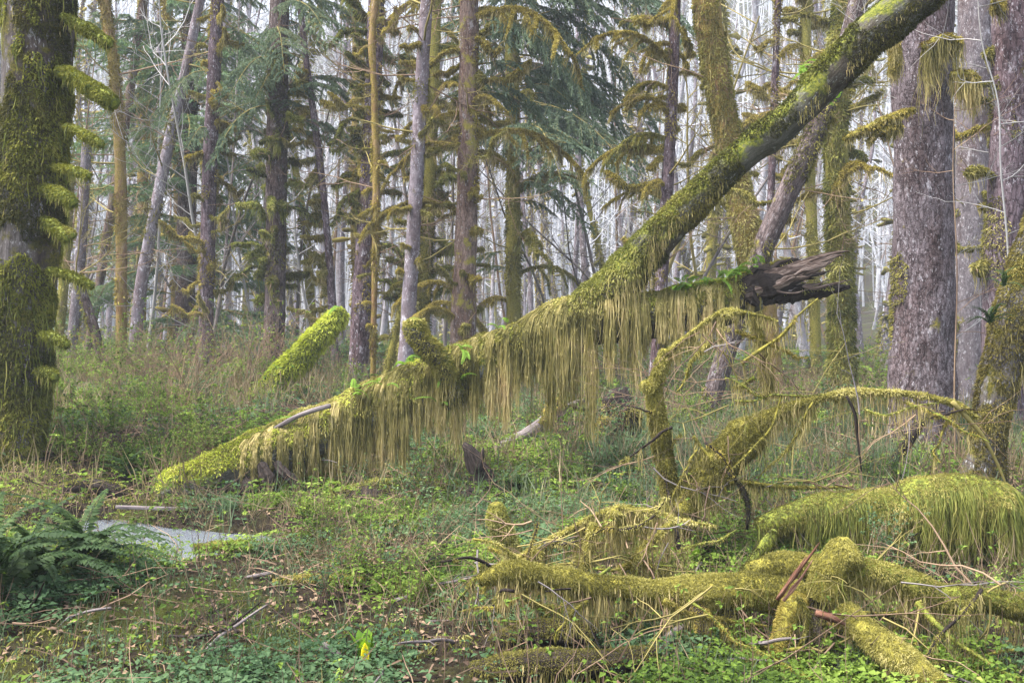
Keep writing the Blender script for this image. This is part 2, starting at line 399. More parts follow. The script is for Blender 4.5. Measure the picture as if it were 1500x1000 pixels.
M['bk_mossy'] = bark('moss_covered_bark', (0.04, 0.028, 0.018), (0.13, 0.10, 0.06), (0.24, 0.19, 0.11), lich=0.3, moss=(0.09, 0.085, 0.018), moss2=(0.22, 0.19, 0.04), m_amt=0.22)
M['bk_ochre'] = bark('ochre_mossed_bark', (0.05, 0.03, 0.016), (0.19, 0.125, 0.055), (0.31, 0.21, 0.10), lich=0.25, moss=(0.11, 0.08, 0.022), moss2=(0.25, 0.18, 0.045), m_amt=0.10)
M['bk_log'] = bark('fallen_maple_bark', (0.015, 0.013, 0.011), (0.055, 0.052, 0.04), (0.14, 0.13, 0.105), lichen=(0.36, 0.37, 0.33), lich=0.6, moss=(0.055, 0.07, 0.012), moss2=(0.16, 0.16, 0.025), m_amt=0.05, m_up=0.22, plates=False, scale=1.3)
M['bk_left'] = bark('old_mossy_trunk_bark', (0.010, 0.008, 0.007), (0.05, 0.042, 0.038), (0.17, 0.15, 0.145), lichen=(0.34, 0.33, 0.33), lich=0.8, moss=(0.035, 0.034, 0.007), moss2=(0.10, 0.085, 0.015), m_amt=0.06, plates=False)
M['core'] = leafy('moss_mat', [(0.0, (0.05, 0.045, 0.012)), (0.5, (0.13, 0.115, 0.022)), (1.0, (0.22, 0.19, 0.035))], 0.0, nscale=30, namp=0.9)
M['core_g'] = leafy('green_moss_mat', [(0.0, (0.04, 0.05, 0.012)), (0.5, (0.11, 0.125, 0.022)), (1.0, (0.20, 0.21, 0.035))], 0.0, nscale=30, namp=0.9)

def wood(name, a, b, c):
    m, nt, out = newmat(name)
    co = scaled(nt, attr(nt, 'bk', 'Vector'), (1, 1, 0.06))
    n = noise(nt, co, 60, 6, 0.65, 0.4)
    col = ramp(nt, n, [(0.32, a), (0.5, b), (0.7, c)])
    bs = nd(nt, 'ShaderNodeBsdfPrincipled', Roughness=0.85); bs.inputs['Specular IOR Level'].default_value = 0.06; nt.links.new(col, bs.inputs['Base Color'])
    bp = nd(nt, 'ShaderNodeBump', Strength=0.8, Distance=0.01); nt.links.new(n, bp.inputs['Height']); nt.links.new(bp.outputs[0], bs.inputs['Normal'])
    nt.links.new(bs.outputs[0], out.inputs[0]); return m
M['wood'] = wood('weathered_grey_wood', (0.014, 0.009, 0.007), (0.085, 0.059, 0.047), (0.27, 0.21, 0.175))
M['wood_dark'] = wood('dark_wet_wood', (0.006, 0.005, 0.004), (0.020, 0.015, 0.013), (0.055, 0.043, 0.037))
M['wood_red'] = wood('torn_red_wood', (0.03, 0.013, 0.008), (0.13, 0.062, 0.040), (0.34, 0.20, 0.14))
M['wood_grey'] = wood('silvery_dead_wood', (0.045, 0.036, 0.035), (0.13, 0.108, 0.104), (0.27, 0.235, 0.225))

def soil():
    m, nt, out = newmat('forest_floor')
    geo = nt.nodes.new('ShaderNodeNewGeometry'); co = geo.outputs['Position']
    n1, n2, n3 = noise(nt, co, 1.1, 5), noise(nt, co, 14, 6, 0.75), noise(nt, co, 70, 4, 0.7)
    col = ramp(nt, n2, [(0.3, (0.008, 0.006, 0.005)), (0.5, (0.026, 0.020, 0.014)), (0.7, (0.075, 0.056, 0.038))])
    mo = mixc(nt, n3, (0.018, 0.022, 0.006), (0.075, 0.08, 0.018))
    col = mixc(nt, maprange(nt, math_(nt, 'ADD', math_(nt, 'MULTIPLY', n1, 0.7), math_(nt, 'MULTIPLY', n2, 0.3)), 0.46, 0.60), col, mo)
    b = nd(nt, 'ShaderNodeBsdfPrincipled', Roughness=0.95); b.inputs['Specular IOR Level'].default_value = 0.03; nt.links.new(col, b.inputs['Base Color'])
    bp = nd(nt, 'ShaderNodeBump', Strength=1.0, Distance=0.05); nt.links.new(math_(nt, 'ADD', n2, math_(nt, 'MULTIPLY', n3, 0.4)), bp.inputs['Height']); nt.links.new(bp.outputs[0], b.inputs['Normal'])
    nt.links.new(b.outputs[0], out.inputs[0]); return m
M['soil'] = soil()

def water():
    m, nt, out = newmat('stream_water')
    geo = nt.nodes.new('ShaderNodeNewGeometry')
    b = nd(nt, 'ShaderNodeBsdfPrincipled', Roughness=0.14, IOR=1.9); b.inputs['Base Color'].default_value = (0.40, 0.44, 0.51, 1); b.inputs['Metallic'].default_value = 0.75  # pale blue metallic base paints in the bright sky reflection
    n = noise(nt, scaled(nt, geo.outputs['Position'], (1, 2.2, 1)), 2.2, 1)
    bp = nd(nt, 'ShaderNodeBump', Strength=0.06, Distance=0.05); nt.links.new(n, bp.inputs['Height']); nt.links.new(bp.outputs[0], b.inputs['Normal'])
    nt.links.new(b.outputs[0], out.inputs[0]); return m
M['water'] = water()

# ------------------------------------------------------------------ setting
def make_ground():
    ys = np.concatenate([np.arange(-6, 4, 0.5), np.arange(4, 14, 0.07), np.arange(14, 30, 0.25), np.geomspace(30, 420, 70)])
    u = np.linspace(-1, 1, 260)
    X = u[None] * (np.maximum(ys, 3)[:, None] * 0.85 + 6); Y = np.broadcast_to(ys[:, None], X.shape)
    Z = ground_z(X, Y)
    n, k = X.shape; i = np.arange(n - 1)[:, None] * k; j = np.arange(k - 1)[None]
    Q = np.stack([i + j, i + j + 1, i + k + j + 1, i + k + j], -1).reshape(-1, 4)
    o = MB().add(np.stack([X, Y, Z], -1), Q).build('ground', M['soil']); tag(o, kind='structure')
make_ground()
def make_water():
    x = np.linspace(-5.0, -1.0, 24); y = np.linspace(6.9, 9.4, 18); X, Y = np.meshgrid(x, y)
    k = len(x); i = np.arange(len(y) - 1)[:, None] * k; j = np.arange(k - 1)[None]
    o = MB().add(np.stack([X, Y, np.full(X.shape, -0.115)], -1), np.stack([i + j, i + j + 1, i + k + j + 1, i + k + j], -1).reshape(-1, 4)).build('stream', M['water'])
    tag(o, kind='structure')
make_water()

# ------------------------------------------------------------------ libraries of parts
def px_at(d): return d / 995.0          # size of one render pixel at distance d

def stub_mesh(kind, L, seed, big=1.0, hang=True):
    mat = {'o': ('moss_ochre', 'hang', 'core'), 'y': ('moss', 'hang', 'core'), 'g': ('moss_green', 'hang_green', 'core_g'), 'd': ('moss_dark', 'hang_green', 'core_g')}[kind]
    mb = MB(); n = 5
    z = np.cumsum(np.concatenate([[0], rng.normal(-0.02, 0.09, n) * L + 0.05 * L * rng.normal()]))
    yy = np.cumsum(np.concatenate([[0], rng.normal(0, 0.10, n) * L]))
    x = np.linspace(0, L, n + 1)
    rad = np.interp(x / L, [0, .2, .55, .85, 1], np.array([0.022, 0.03, 0.044, 0.048, 0.022]) * big) * rng.uniform(0.75, 1.3, n + 1)
    t = Tube(np.stack([x, yy, z, rad], -1), 0.04, 10, 0.75, 12.0, seed=seed); t.put(mb, 0)
    for _ in range(rng.integers(1, 4)):      # bare tips and side twigs
        q_ = int(rng.integers(2, n + 1)); thin(mb, wander([x[q_], yy[q_], z[q_]], [1, rng.normal() * .8, rng.normal() * .6], L * rng.uniform(.3, 1.0), 4, 0.3), 0.009, 0.003, 3, 3, rng.random())
    p, nn, r, s = t.sample(int(900 * L / 0.6 * big)); blades(mb, p, nn, 0.05 * big * (.3 + 1.5 * vnoise(p * 13)), 0.014, 0.45, m=1)
    if hang:
        p, nn, r, s = t.sample(int(200 * L / 0.6), lambda p, n, s: (n[:, 2] < 0.35) * (0.25 + 0.75 * (fbm(p * 9 + seed, 1) > .5)))
        strands(mb, p, nn, r, rng.uniform(0.04, 0.26, len(p)) * big, 0.014, 4, 0.05, m=2)
    return mb.mesh('mossy_branch', [M[mat[2]], M[mat[0]], M[mat[1]], M['twig']])
LIB = {k: [stub_mesh(k, L, 3.1 * i + ord(k), b) for i, (L, b) in enumerate([(0.35, 1.0), (0.5, 1.15), (0.65, 1.0), (0.8, 1.2), (1.05, 0.9), (0.28, 1.5)])] for k in 'oygd'}

def droop_mesh(kind, L, seed):
    """long arching branch hung with moss"""
    mat = {'o': ('moss_ochre', 'hang', 'core'), 'g': ('moss', 'hang_green', 'core_g')}[kind]
    mb = MB(); x = np.linspace(0, 1, 7); sag = rng.uniform(0.25, 0.6)
    z = (0.18 * np.sin(x * PI * 0.8) - sag * x ** 2) * L; y = 0.12 * L * (vnoise(np.stack([x * 2 + seed, x * 0, x * 0], -1)) - .5) * x
    main = np.stack([x * L, y, z, np.interp(x, [0, .5, 1], [0.035, 0.03, 0.012])], -1)
    subs = [main]
    for f in np.linspace(0.25, 0.95, 7):
        b = np.array([np.interp(f, x, main[:, i]) for i in range(3)]); sg = rng.choice([-1, 1])
        q = wander(b, [0.7, sg * 0.7, -0.5], L * rng.uniform(0.15, 0.4), 5, 0.25, 0.8)
        subs.append(np.c_[q, np.linspace(0.018, 0.006, 6)])
    for q in subs:
        t = Tube(q, 0.06, 7, 0.45, 8, seed=seed); t.put(mb, 0)
        a = t.area(); p, nn, r, s = t.sample(int(a * 9000)); blades(mb, p, nn, 0.05, 0.013, 0.5, m=1)
        p, nn, r, s = t.sample(int(t.len * 170), lambda p, n, s: (n[:, 2] < 0.4) * (fbm(p * 6 + seed, 1) > .45))
        strands(mb, p, nn, r, rng.uniform(0.05, 0.38, len(p)) ** 1.2, 0.014, 5, 0.05, m=2)
    return mb.mesh('drooping_branch', [M[mat[2]], M[mat[0]], M[mat[1]]])
LIB['do'] = [droop_mesh('o', L, i * 7.7) for i, L in enumerate((0.9, 1.3, 1.7, 2.2))]
LIB['dg'] = [droop_mesh('g', L, i * 5.3 + 2) for i, L in enumerate((0.9, 1.3, 1.7, 2.2))]

def twiggy(mb, p0, d, L, r, lev, bend=0.22, up=0.25, kids=4, m=0, leafp=None):
    n = 6 if lev > 0 else 4
    q = wander(p0, d, L, n, bend, 0, up); rn = rng.random()
    thin(mb, q, r, r * 0.35, 4 if lev > 1 else 3, m, rn)
    if lev > 0:
        for k in range(kids):
            f = rng.uniform(0.25, 1.0); i = min(int(f * n), n - 1); b = q[i] + (q[i + 1] - q[i]) * (f * n - i)
            dd = nrm(q[i + 1] - q[i]) + rng.normal(0, 0.65, 3)
            twiggy(mb, b, dd, L * rng.uniform(0.35, 0.6), r * 0.55 * (1.15 - f * .5), lev - 1, bend, up, kids, m, leafp)
    elif leafp is not None: leafp.append(q)

def bare_branch_mesh(mat, L, lev=2, kids=5, r=0.016, up=0.3):
    mb = MB(); twiggy(mb, np.zeros(3), [1, 0, rng.uniform(-.1, .5)], L, r, lev, 0.22, up, kids); return mb.mesh('bare_branch', M[mat])
LIB['bare'] = [bare_branch_mesh('twig', L) for L in (0.9, 1.3, 1.8, 2.3)]
LIB['bareg'] = [bare_branch_mesh('twig_green', L, r=0.02) for L in (0.9, 1.3, 1.8, 2.3)]
LIB['pale'] = [bare_branch_mesh('twig_pale', L, r=0.008, up=0.0) for L in (0.6, 0.9, 1.2)]

def bough_mesh(mat, L, seed, sag=0.35, hangy=1.0):
    """drooping spruce bough: an axis, hanging side twigs, needle sprays"""
    mb = MB(); x = np.linspace(0, 1, 8); z = (0.10 * np.sin(x * PI) - sag * x ** 1.6) * L
    ax = np.stack([x * L, 0.08 * L * (vnoise(np.stack([x * 3 + seed, x * 0, x * 0], -1)) - .5), z], -1)
    thin(mb, ax, 0.020, 0.006, 4, 0, 0.4)
    for f in np.linspace(0.10, 1, int(L * 22)):
        b = np.array([np.interp(f, x, ax[:, i]) for i in range(3)]); sg = 1 if rng.random() < .5 else -1
        l = L * (0.15 + 0.30 * (1 - f) ** 0.7 * min(1, f * 4)) * rng.uniform(.6, 1.2)
        q = wander(b, [0.75, sg * rng.uniform(.5, 1.1), -0.15], l, 6, 0.18, 0.9 * hangy)
        if rng.random() < .5: thin(mb, q, 0.006, 0.003, 3, 0, 0.3)
        m = int(l * 95) + 6; tt = rng.random(m) * 6; ii = np.minimum(tt.astype(int), 5); pp = q[ii] + (q[ii + 1] - q[ii]) * (tt - ii)[:, None]
        dd = nrm(q[ii + 1] - q[ii]); side = rng.normal(0, 1, (m, 3)) * np.array([1, 1, .7])
        blades(mb, pp, nrm(dd * 0.8 + side * 0.55 + np.array([0, 0, -.3 * hangy])), 0.075, 0.016, 0.15 * hangy, 0.25, m=1, rnd=np.clip(rng.normal(.5, .22, m), 0, 1))
    return mb.mesh('needled_bough', [M['twig_green'], M[mat]])
LIB['bough'] = [bough_mesh('needle', L, i * 3.7, 0.28 + .08 * i) for i, L in enumerate((1.2, 1.7, 2.2, 2.8))]
LIB['boughl'] = [bough_mesh('needle_light', L, i * 4.9 + 1, 0.22 + .06 * i, 0.6) for i, L in enumerate((1.0, 1.5, 2.0, 2.6))]

# ------------------------------------------------------------------ standing trees
def trunk_pts(pts, d, drop=True, flare=1.45, dd=0.0, topz=None):
    """photo points bottom to top (px, py, half width px) -> world points with radius, bottom run down into the ground"""
    out = [np.r_[P(px, py, d + dd * i / max(1, len(pts) - 1)), r / FPX * d] for i, (px, py, r) in enumerate(pts)]
    if drop:
        b = out[0]; gz = float(ground_z(b[0], b[1]))
        lean = (out[1][:3] - b[:3]) / max(out[1][2] - b[2], 0.1)
        h = b[2] - gz
        if h > 0.25:
            out.insert(0, np.r_[b[:2] - lean[:2] * h, gz + 0.02, b[3] * flare])
        out.insert(0, np.r_[out[0][:2], gz - 0.35, b[3] * flare * 1.25])
    if topz is not None:
        a, b = out[-2], out[-1]; k = (topz - b[2]) / max(b[2] - a[2], .2)
        if k > 0: out.append(np.r_[b[:3] + (b[:3] - a[:3]) * k, b[3] * 0.72])
    return np.array(out)

def patchy(freq, thr, seed, zs=0.45):
    return lambda p, n, s: (fbm(p * np.array([freq, freq, freq * zs]) + seed, 3) > thr) * 1.0

def mossfur(mb, t, d, cover, m, L=3.6, W=1.0, keep=None, droop=0.4, spread=0.7, mn=0.003):
    if d < 8: W *= .70; L *= 1.3
    w = max(px_at(d) * W, mn); l = w * L
    n = int(t.area() / (w * l) * cover)
    p, nn, r, s = t.sample(n, keep); cl = vnoise(p * 11 + 3) * .6 + vnoise(p * 27) * .4
    blades(mb, p, nn, l * np.clip(.15 + 1.9 * (cl - .12), .15, 1.8), w, droop, spread, m, np.clip(.47 + (cl - .5) * .9 + (fbm(p * 2.6 + 33, 2) - .5) * 1.3 + rng.normal(0, .17, len(p)), 0, 1))

def std_tree(name, label, cat, pts, d, bk, moss=None, thr=0.55, mfreq=2.2, cover=1.6, lump=0.08, fine=0.05, br=(), flare=1.45, group=None, topz=None, segs=18, drop=True, dd=0.0, furL=3.6, hang=None):
    w = trunk_pts(pts, d, drop, flare, dd, topz)
    if 16 < d < 26: w[:, 3] *= .9
    base = w[0, :3].copy(); base[2] += 0.35 if drop else 0
    seed = abs(pts[0][0]) * 0.37
    t = Tube(w, 0.10, segs, lump, 2.5, fine, 12.0, seed=seed)
    root = thing(name, label, cat, base, group)
    mb = MB(); t.put(mb, 0); mats = [M[bk]]
    tr = mb.build('trunk', mats, root, origin=base); tr.location = (0, 0, 0)
    if moss:
        mb = MB(); mossfur(mb, t, d, cover, 0, keep=patchy(mfreq, thr, seed), L=furL)
        if hang:
            p, nn, r, s = t.sample(int(t.area() * hang[0]), patchy(mfreq, thr + .02, seed))
            strands(mb, p, nn, np.full(len(p), 0.01), rng.uniform(.3, 1, len(p)) * hang[1], px_at(d) * 1.0, 4, 0.05, m=1)
        if mb.n:
            mo = mb.build('trunk_moss', [M[moss], M['hang']], root, smooth=False, origin=base); mo.location = (0, 0, 0)
    zc = t.c[:, 2]
    for (n, y0, y1, kinds, sc0, sc1, az) in tuple(br) + (((9, -30, 400, ['bare', 'bareg'], .45, .95, 'all'),) if 14 < d < 26 else ()):
        za, zb = P(pts[0][0], y0, d)[2], P(pts[0][0], y1, d)[2]
        for k in range(n):
            z = za + (zb - za) * (k + rng.random()) / n
            i = int(np.argmin(np.abs(zc - z))); c = t.c[i]; r = t.r[i]
            if az == 'side': a = rng.choice([0, PI]) + rng.normal(0, 0.55)
            elif az == 'left': a = PI + rng.normal(0, 0.6)
            elif az == 'right': a = rng.normal(0, 0.6)
            else: a = rng.uniform(0, 2 * PI)
            kd = kinds[rng.integers(len(kinds))]; me = LIB[kd][rng.integers(len(LIB[kd]))]
            nm = {'bough': 'bough', 'boughl': 'bough'}.get(kd, 'branch')
            loc = c + np.array([math.cos(a), math.sin(a), 0]) * r * 0.75 - base
            link(nm, me, root, loc, (rng.normal(0, .12), -rng.normal(-0.05 if kd in 'oygd' else 0.0, 0.22), a), rng.uniform(sc0, sc1))
    return root, t

def pix_path(pts):
    return np.array([np.r_[P(x, y, d), r / FPX * d] for x, y, r, d in pts])

def add_part(root, base, name, pts, mats, d, moss=None, cover=2.4, L=3.6, hang=None, lump=.38, freq=8, hmat='hang', segs=12, W=1.0, fine=0.0):
    w = pix_path([(q[0], q[1], q[2], q[3] if len(q) > 3 else d) for q in pts])
    t = Tube(w, max(.02, .005 * d), segs, lump, freq, fine, 25, seed=pts[0][0] * .07); mb = MB(); t.put(mb, 0)
    if moss: mossfur(mb, t, d, cover, 1, L=L, W=W)
    if hang:
        n, lo, hi = hang; p, nn, r, s = t.sample(n, lambda p, n, s: (n[:, 2] < .5) * np.clip((fbm(p * 5 + 2, 2) - .36) * 5, .05, 1))
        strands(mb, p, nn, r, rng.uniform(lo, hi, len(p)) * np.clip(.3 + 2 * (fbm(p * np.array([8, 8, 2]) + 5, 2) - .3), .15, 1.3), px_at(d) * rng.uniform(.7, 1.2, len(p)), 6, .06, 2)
    o = mb.build(name, [M[mats], M[moss or 'moss'], M[hmat]], root, origin=base); o.location = (0, 0, 0); return o

T_ = std_tree
# big mossy trunk at the left edge
T_('mossy_spruce', 'massive dark trunk at the left edge, blanketed in green brown moss', 'tree',
   [(22, 690, 40), (30, 560, 40), (38, 400, 43), (48, 250, 46), (54, 100, 48), (56, -30, 49)], 10.5, 'bk_left', 'moss_dark', 0.44, 1.9, 3.0, 0.10, 0.06,
   br=((0,0,0,'g',1,1,'all'),), topz=8.5, segs=30, hang=(60, 0.16))
def edge_branches():
    root = bpy.data.objects['mossy_spruce']; b = Vector(root.location)
    spec = [((92, 25), (160, 65), 9, 'g'), ((88, 105), (168, 152), 13, 'g'), ((92, 100), (130, 128), 7, 'g'), ((95, 185), (148, 212), 6, 'g'), ((78, 245), (130, 258), 6, 'g'),
            ((62, 275), (108, 298), 10, 'g'), ((60, 320), (100, 350), 8, 'g'), ((70, 395), (135, 418), 6, 'g'), ((60, 490), (98, 505), 7, 'g'), ((55, 545), (80, 552), 8, 'g'), ((78, 335), (108, 345), 7, 'y')]
    for (a, e, r, k) in spec:
        d = 10.3
        pa, pe = P(*a, d), P(*e, d - 0.25); L = np.linalg.norm(pe - pa)
        q = np.array([np.r_[pa, r * .7], np.r_[pa * .6 + pe * .4 + [0, 0, 0.02], r * .9], np.r_[pa * .25 + pe * .75 + [0, 0, 0.012], r], np.r_[pe, r * .75]]); q[:, 3] *= d / FPX
        t = Tube(q, 0.05, 10, 0.3, 7, seed=a[1]); mb = MB(); t.put(mb, 0)
        mossfur(mb, t, d, 2.6, 1, L=2.6)
        p, nn, rr, s = t.sample(int(L * 220), lambda p, n, s: n[:, 2] < 0.3); strands(mb, p, nn, rr, rng.uniform(.03, .13, len(p)), 0.010, 4, 0.05, 2)
        o = mb.build('branch', [M['core_g'], M['moss' if k == 'y' else 'moss_limb'], M['hang_green']], root, origin=pa); o.location = Vector(pa) - b
edge_branches()
def edge_moss():
    root = bpy.data.objects['mossy_spruce']; b = np.array(root.location)
    w = trunk_pts([(22, 690, 40), (30, 560, 40), (38, 400, 43), (48, 250, 46), (54, 100, 48), (56, -30, 49)], 10.5, topz=8.5)
    t = Tube(w, .08, 30, .16, 2.5, .06, 12, seed=8.14); mb = MB()
    mossfur(mb, t, 10.5, 3.2, 0, L=3.4, W=1.3, keep=lambda p, n, s: (fbm(p * np.array([2.4, 2.4, 1.5]) + 60, 3) > .54) * 1., droop=.6)
    p, nn, r, s = t.sample(1500, lambda p, n, s: (fbm(p * np.array([2.4, 2.4, 1.5]) + 60, 3) > .53) * 1.)
    strands(mb, p + nn * .02, nn, np.full(len(p), .01), rng.uniform(.06, .4, len(p)), .012, 5, .05, 1)
    o = mb.build('trunk_moss', [M['moss_limb'], M['hang_green']], root, False, b); o.location = (0, 0, 0)
edge_moss()

# big scaly spruce on the right and the trunks beside it
T_('old_spruce', 'huge purplish scaly spruce trunk standing at the right behind the arching branch', 'tree',
   [(1350, 660, 52), (1351, 560, 47), (1353, 400, 43), (1352, 250, 41), (1350, 100, 42), (1352, -30, 42)], 12.4, 'bk_big', 'moss', 0.64, 2.4, 1.2, 0.06, 0.07,
   br=((6, 20, 500, ['pale'], .5, .9, 'all'),), topz=10, segs=40)
def hanging_tufts():
    rt = bpy.data.objects['old_spruce']; b = np.array(rt.location)
    for q, h in (([(1352, 70, 5), (1385, 58, 9), (1408, 66, 6)], .85), ([(1300, 40, 5), (1312, 70, 7), (1306, 110, 5)], .35), ([(1392, 110, 5), (1420, 112, 9), (1432, 124, 5)], .4), ([(1340, 160, 4), (1300, 175, 6), (1255, 196, 5), (1235, 205, 2)], .16), ([(1322, 185, 3), (1290, 192, 5), (1270, 208, 3)], .16)):
        add_part(rt, b, 'branch', q, 'core', 11.9, 'moss_ochre', 2.4, hang=(900, h * .3, h))
T_('grey_spruce', 'smooth grey lavender trunk just behind the huge scaly spruce', 'tree',
   [(1418, 600, 30), (1422, 400, 28), (1428, 200, 28), (1430, -30, 27)], 16.5, 'bk_grey', 'moss', 0.66, 2.2, 1.0, 0.04, 0.03,
   br=((6, 20, 500, ['y', 'o'], .6, 1.0, 'all'),), topz=12, segs=24)
T_('dark_spruce', 'dark purple trunk near the right edge with moss cushions on its flank', 'tree',
   [(1468, 600, 30), (1472, 400, 30), (1484, 200, 31), (1488, -30, 31)], 14, 'bk_purple', 'moss', 0.62, 2.2, 1.2, 0.06, 0.06,
   br=((9, 0, 400, ['y', 'o'], .6, 1.0, 'left'), (3, 50, 300, ['pale'], .8, 1.2, 'left')), topz=11, segs=26)

hanging_tufts()
# mid-distance trees, left to right
T_('slender_alder', 'slender ochre mossed trunk rising left of the pale leaning trunk', 'tree',
   [(178, 545, 9), (178, 400, 9), (176, 240, 9), (168, 110, 8), (150, -20, 8)], 24, 'bk_ochre', 'moss_ochre', 0.5, 2.0, 1.3, 0.12, br=((6, -20, 420, ['bareg', 'bare'], .9, 1.4, 'all'),), topz=16)
T_('leaning_birch', 'pale lichen spotted trunk leaning right in front of the young spruce', 'tree',
   [(195, 545, 11), (205, 430, 10), (225, 320, 9), (245, 220, 9), (268, 120, 8), (300, -30, 7)], 23, 'bk_pale', 'moss', 0.60, 2.6, 1.2, 0.10, br=((7, -20, 380, ['bare', 'bareg'], .8, 1.3, 'all'),), topz=15)
T_('young_spruce', 'young spruce thick with grey green boughs down to the thicket', 'tree',
   [(268, 545, 15), (272, 400, 14), (276, 200, 13), (282, 0, 12)], 27, 'bk_dark', 'moss_dark', 0.55, 2.0, 1.0, br=((64, 20, 550, ['boughl'], 1.0, 1.65, 'all'), (22, -60, 250, ['bough'], 0.8, 1.2, 'all')), topz=19)
T_('stub_spruce', 'thin purple trunk ringed by short ochre moss stubs, right of the young spruce', 'tree',
   [(300, 560, 13), (303, 420, 12), (306, 280, 12), (312, 140, 11), (320, -30, 10)], 22, 'bk_purple', 'moss_ochre', 0.58, 2.4, 1.2, br=((46, 20, 490, ['o', 'o', 'y'], .55, .95, 'all'), (5, -20, 200, ['bough'], .6, .9, 'all')), topz=15)
T_('bottlebrush_spruce', 'dark straight spruce with curled dark moss stubs, left of the bright leaning log', 'tree',
   [(400, 545, 20), (402, 470, 17), (404, 350, 17), (406, 200, 17), (408, 60, 16), (410, -30, 15)], 21, 'bk_dark', 'moss_dark', 0.55, 2.2, 1.3, br=((44, 110, 440, ['d', 'd', 'g'], .6, 1.15, 'all'), (14, -40, 200, ['bough'], .7, 1.1, 'all')), topz=15, flare=1.7)
T_('thin_spruce', 'thin violet trunk with yellow moss tufts between two darker spruces', 'tree',
   [(492, 580, 7), (488, 470, 7), (478, 330, 6), (464, 200, 6), (450, 100, 5), (436, -20, 5)], 21, 'bk_purple', 'moss', 0.6, 2.5, 1.0, br=((38, 90, 470, ['y', 'y', 'o'], .5, .9, 'left'), (6, 0, 220, ['bough'], .45, .75, 'all')), topz=14)
T_('mossy_stub_spruce', 'dark purple spruce with a ladder of brown moss stubs above the log bend', 'tree',
   [(524, 575, 19), (530, 450, 17), (538, 300, 15), (546, 150, 14), (552, -30, 13)], 20, 'bk_purple', 'moss_ochre', 0.6, 2.3, 1.2, br=((34, 20, 330, ['d', 'o', 'd'], .6, 1.05, 'left'), (16, 20, 420, ['o', 'd'], .5, .9, 'right'), (5, -20, 120, ['bare'], 1, 1.5, 'all')), topz=14)
T_('ochre_vine_maple', 'narrow trunk wrapped in shaggy ochre moss, hugging the ladder spruce', 'tree',
   [(546, 575, 5), (548, 450, 5), (551, 300, 6), (549, 150, 6), (545, 60, 6), (552, -30, 5)], 18.6, 'bk_ochre', 'moss_ochre', 0.42, 2.2, 1.8, 0.35, br=((22, 20, 500, ['o', 'o', 'y'], .3, .6, 'side'),), topz=13, hang=(260, .22))
T_('lavender_alder', 'pale lavender trunk leaning slightly right, behind the mossy upright knob', 'tree',
   [(594, 530, 13), (600, 430, 12), (608, 300, 11), (616, 150, 11), (627, -30, 10)], 18, 'bk_pale', 'moss', 0.64, 2.3, 1.2, 0.07, br=((16, 40, 420, ['y', 'o', 'o'], .4, .8, 'side'), (5, -20, 200, ['bareg', 'bare'], .9, 1.3, 'all')), topz=13)
T_('ribbed_spruce', 'dark mossy trunk with rows of olive side branches, right of the lavender trunk', 'tree',
   [(618, 540, 12), (622, 420, 11), (628, 300, 10), (634, 150, 9), (640, -20, 8)], 22, 'bk_mossy', 'moss_dark', 0.45, 2.2, 1.2, 0.15, br=((46, 60, 460, ['g', 'y', 'g', 'd'], .6, 1.2, 'side'), (8, -20, 200, ['do'], .6, .9, 'all')), topz=15)
T_('shaggy_spruce', 'purple brown spruce turning rusty at its foot, above the middle of the fallen log', 'tree',
   [(678, 530, 23), (680, 430, 20), (684, 300, 17), (686, 150, 16), (688, -30, 15)], 18.5, 'bk_brown', 'moss_ochre', 0.60, 2.2, 1.2, 0.08, 0.06,
   br=((16, 0, 230, ['o', 'y', 'do'], .6, 1.0, 'side'), (34, 150, 490, ['o', 'y', 'do', 'y'], .4, .85, 'all'), (8, -60, 150, ['bough'], 0.8, 1.1, 'right')), topz=13, flare=1.7, segs=24)
T_('hanging_spruce', 'spruce whose blue green needle curtains hang over the clearing in the middle', 'tree',
   [(752, 540, 13), (752, 400, 12), (752, 250, 11), (750, 100, 11), (748, -30, 10)], 24, 'bk_mossy', 'moss', 0.5, 2.2, 1.2, 0.14, br=((30, -120, 210, ['bough'], .8, 1.25, 'all'), (9, 200, 400, ['bough'], .5, .8, 'all'), (22, -60, 230, ['bough'], 1.2, 1.7, 'right'), (8, 150, 500, ['do', 'dg'], .8, 1.2, 'all')), topz=20)
T_('tasselled_spruce', 'slim violet trunk with moss tassels swept to the left, above the fork', 'tree',
   [(962, 540, 12), (970, 400, 10), (977, 280, 10), (985, 130, 9), (990, -30, 9)], 17, 'bk_purple', 'moss_ochre', 0.6, 2.2, 1.2, 0.08, br=((15, 10, 300, ['do', 'dg', 'do'], .45, .75, 'left'), (14, 10, 330, ['o', 'y'], .6, 1.0, 'side')), topz=12)
T_('bent_maple', 'ochre trunk bending down to the right behind the broken log end', 'tree',
   [(1136, 610, 20), (1124, 500, 20), (1108, 400, 24), (1086, 300, 22), (1062, 180, 21), (1044, 80, 21), (1030, -30, 22)], 16.5, 'bk_ochre', 'moss', 0.47, 1.5, 1.7, 0.14, 0.08, br=((5, 30, 330, ['y', 'o'], .4, .7, 'side'),), topz=12, segs=22, hang=(160, .22))
T_('slim_hemlock', 'very slim purple stem rising between the two mossy maples', 'tree',
   [(1124, 480, 6), (1128, 330, 6), (1134, 150, 6), (1141, -30, 5)], 19, 'bk_purple', 'moss_ochre', 0.58, 2.4, 1.0, br=((12, 10, 400, ['o', 'y', 'bareg'], .5, .9, 'side'),), topz=13)
T_('crooked_maple', 'dark trunk slanting steeply right behind the raised limb', 'tree',
   [(1040, 590, 15), (1085, 450, 16), (1128, 340, 16), (1165, 260, 16), (1200, 180, 15), (1235, 90, 15), (1265, -30, 14)], 15, 'bk_dark', 'moss', 0.50, 2.2, 1.4, 0.12, br=((7, 20, 300, ['y', 'o', 'bareg'], .5, .8, 'all'),), topz=9.5)
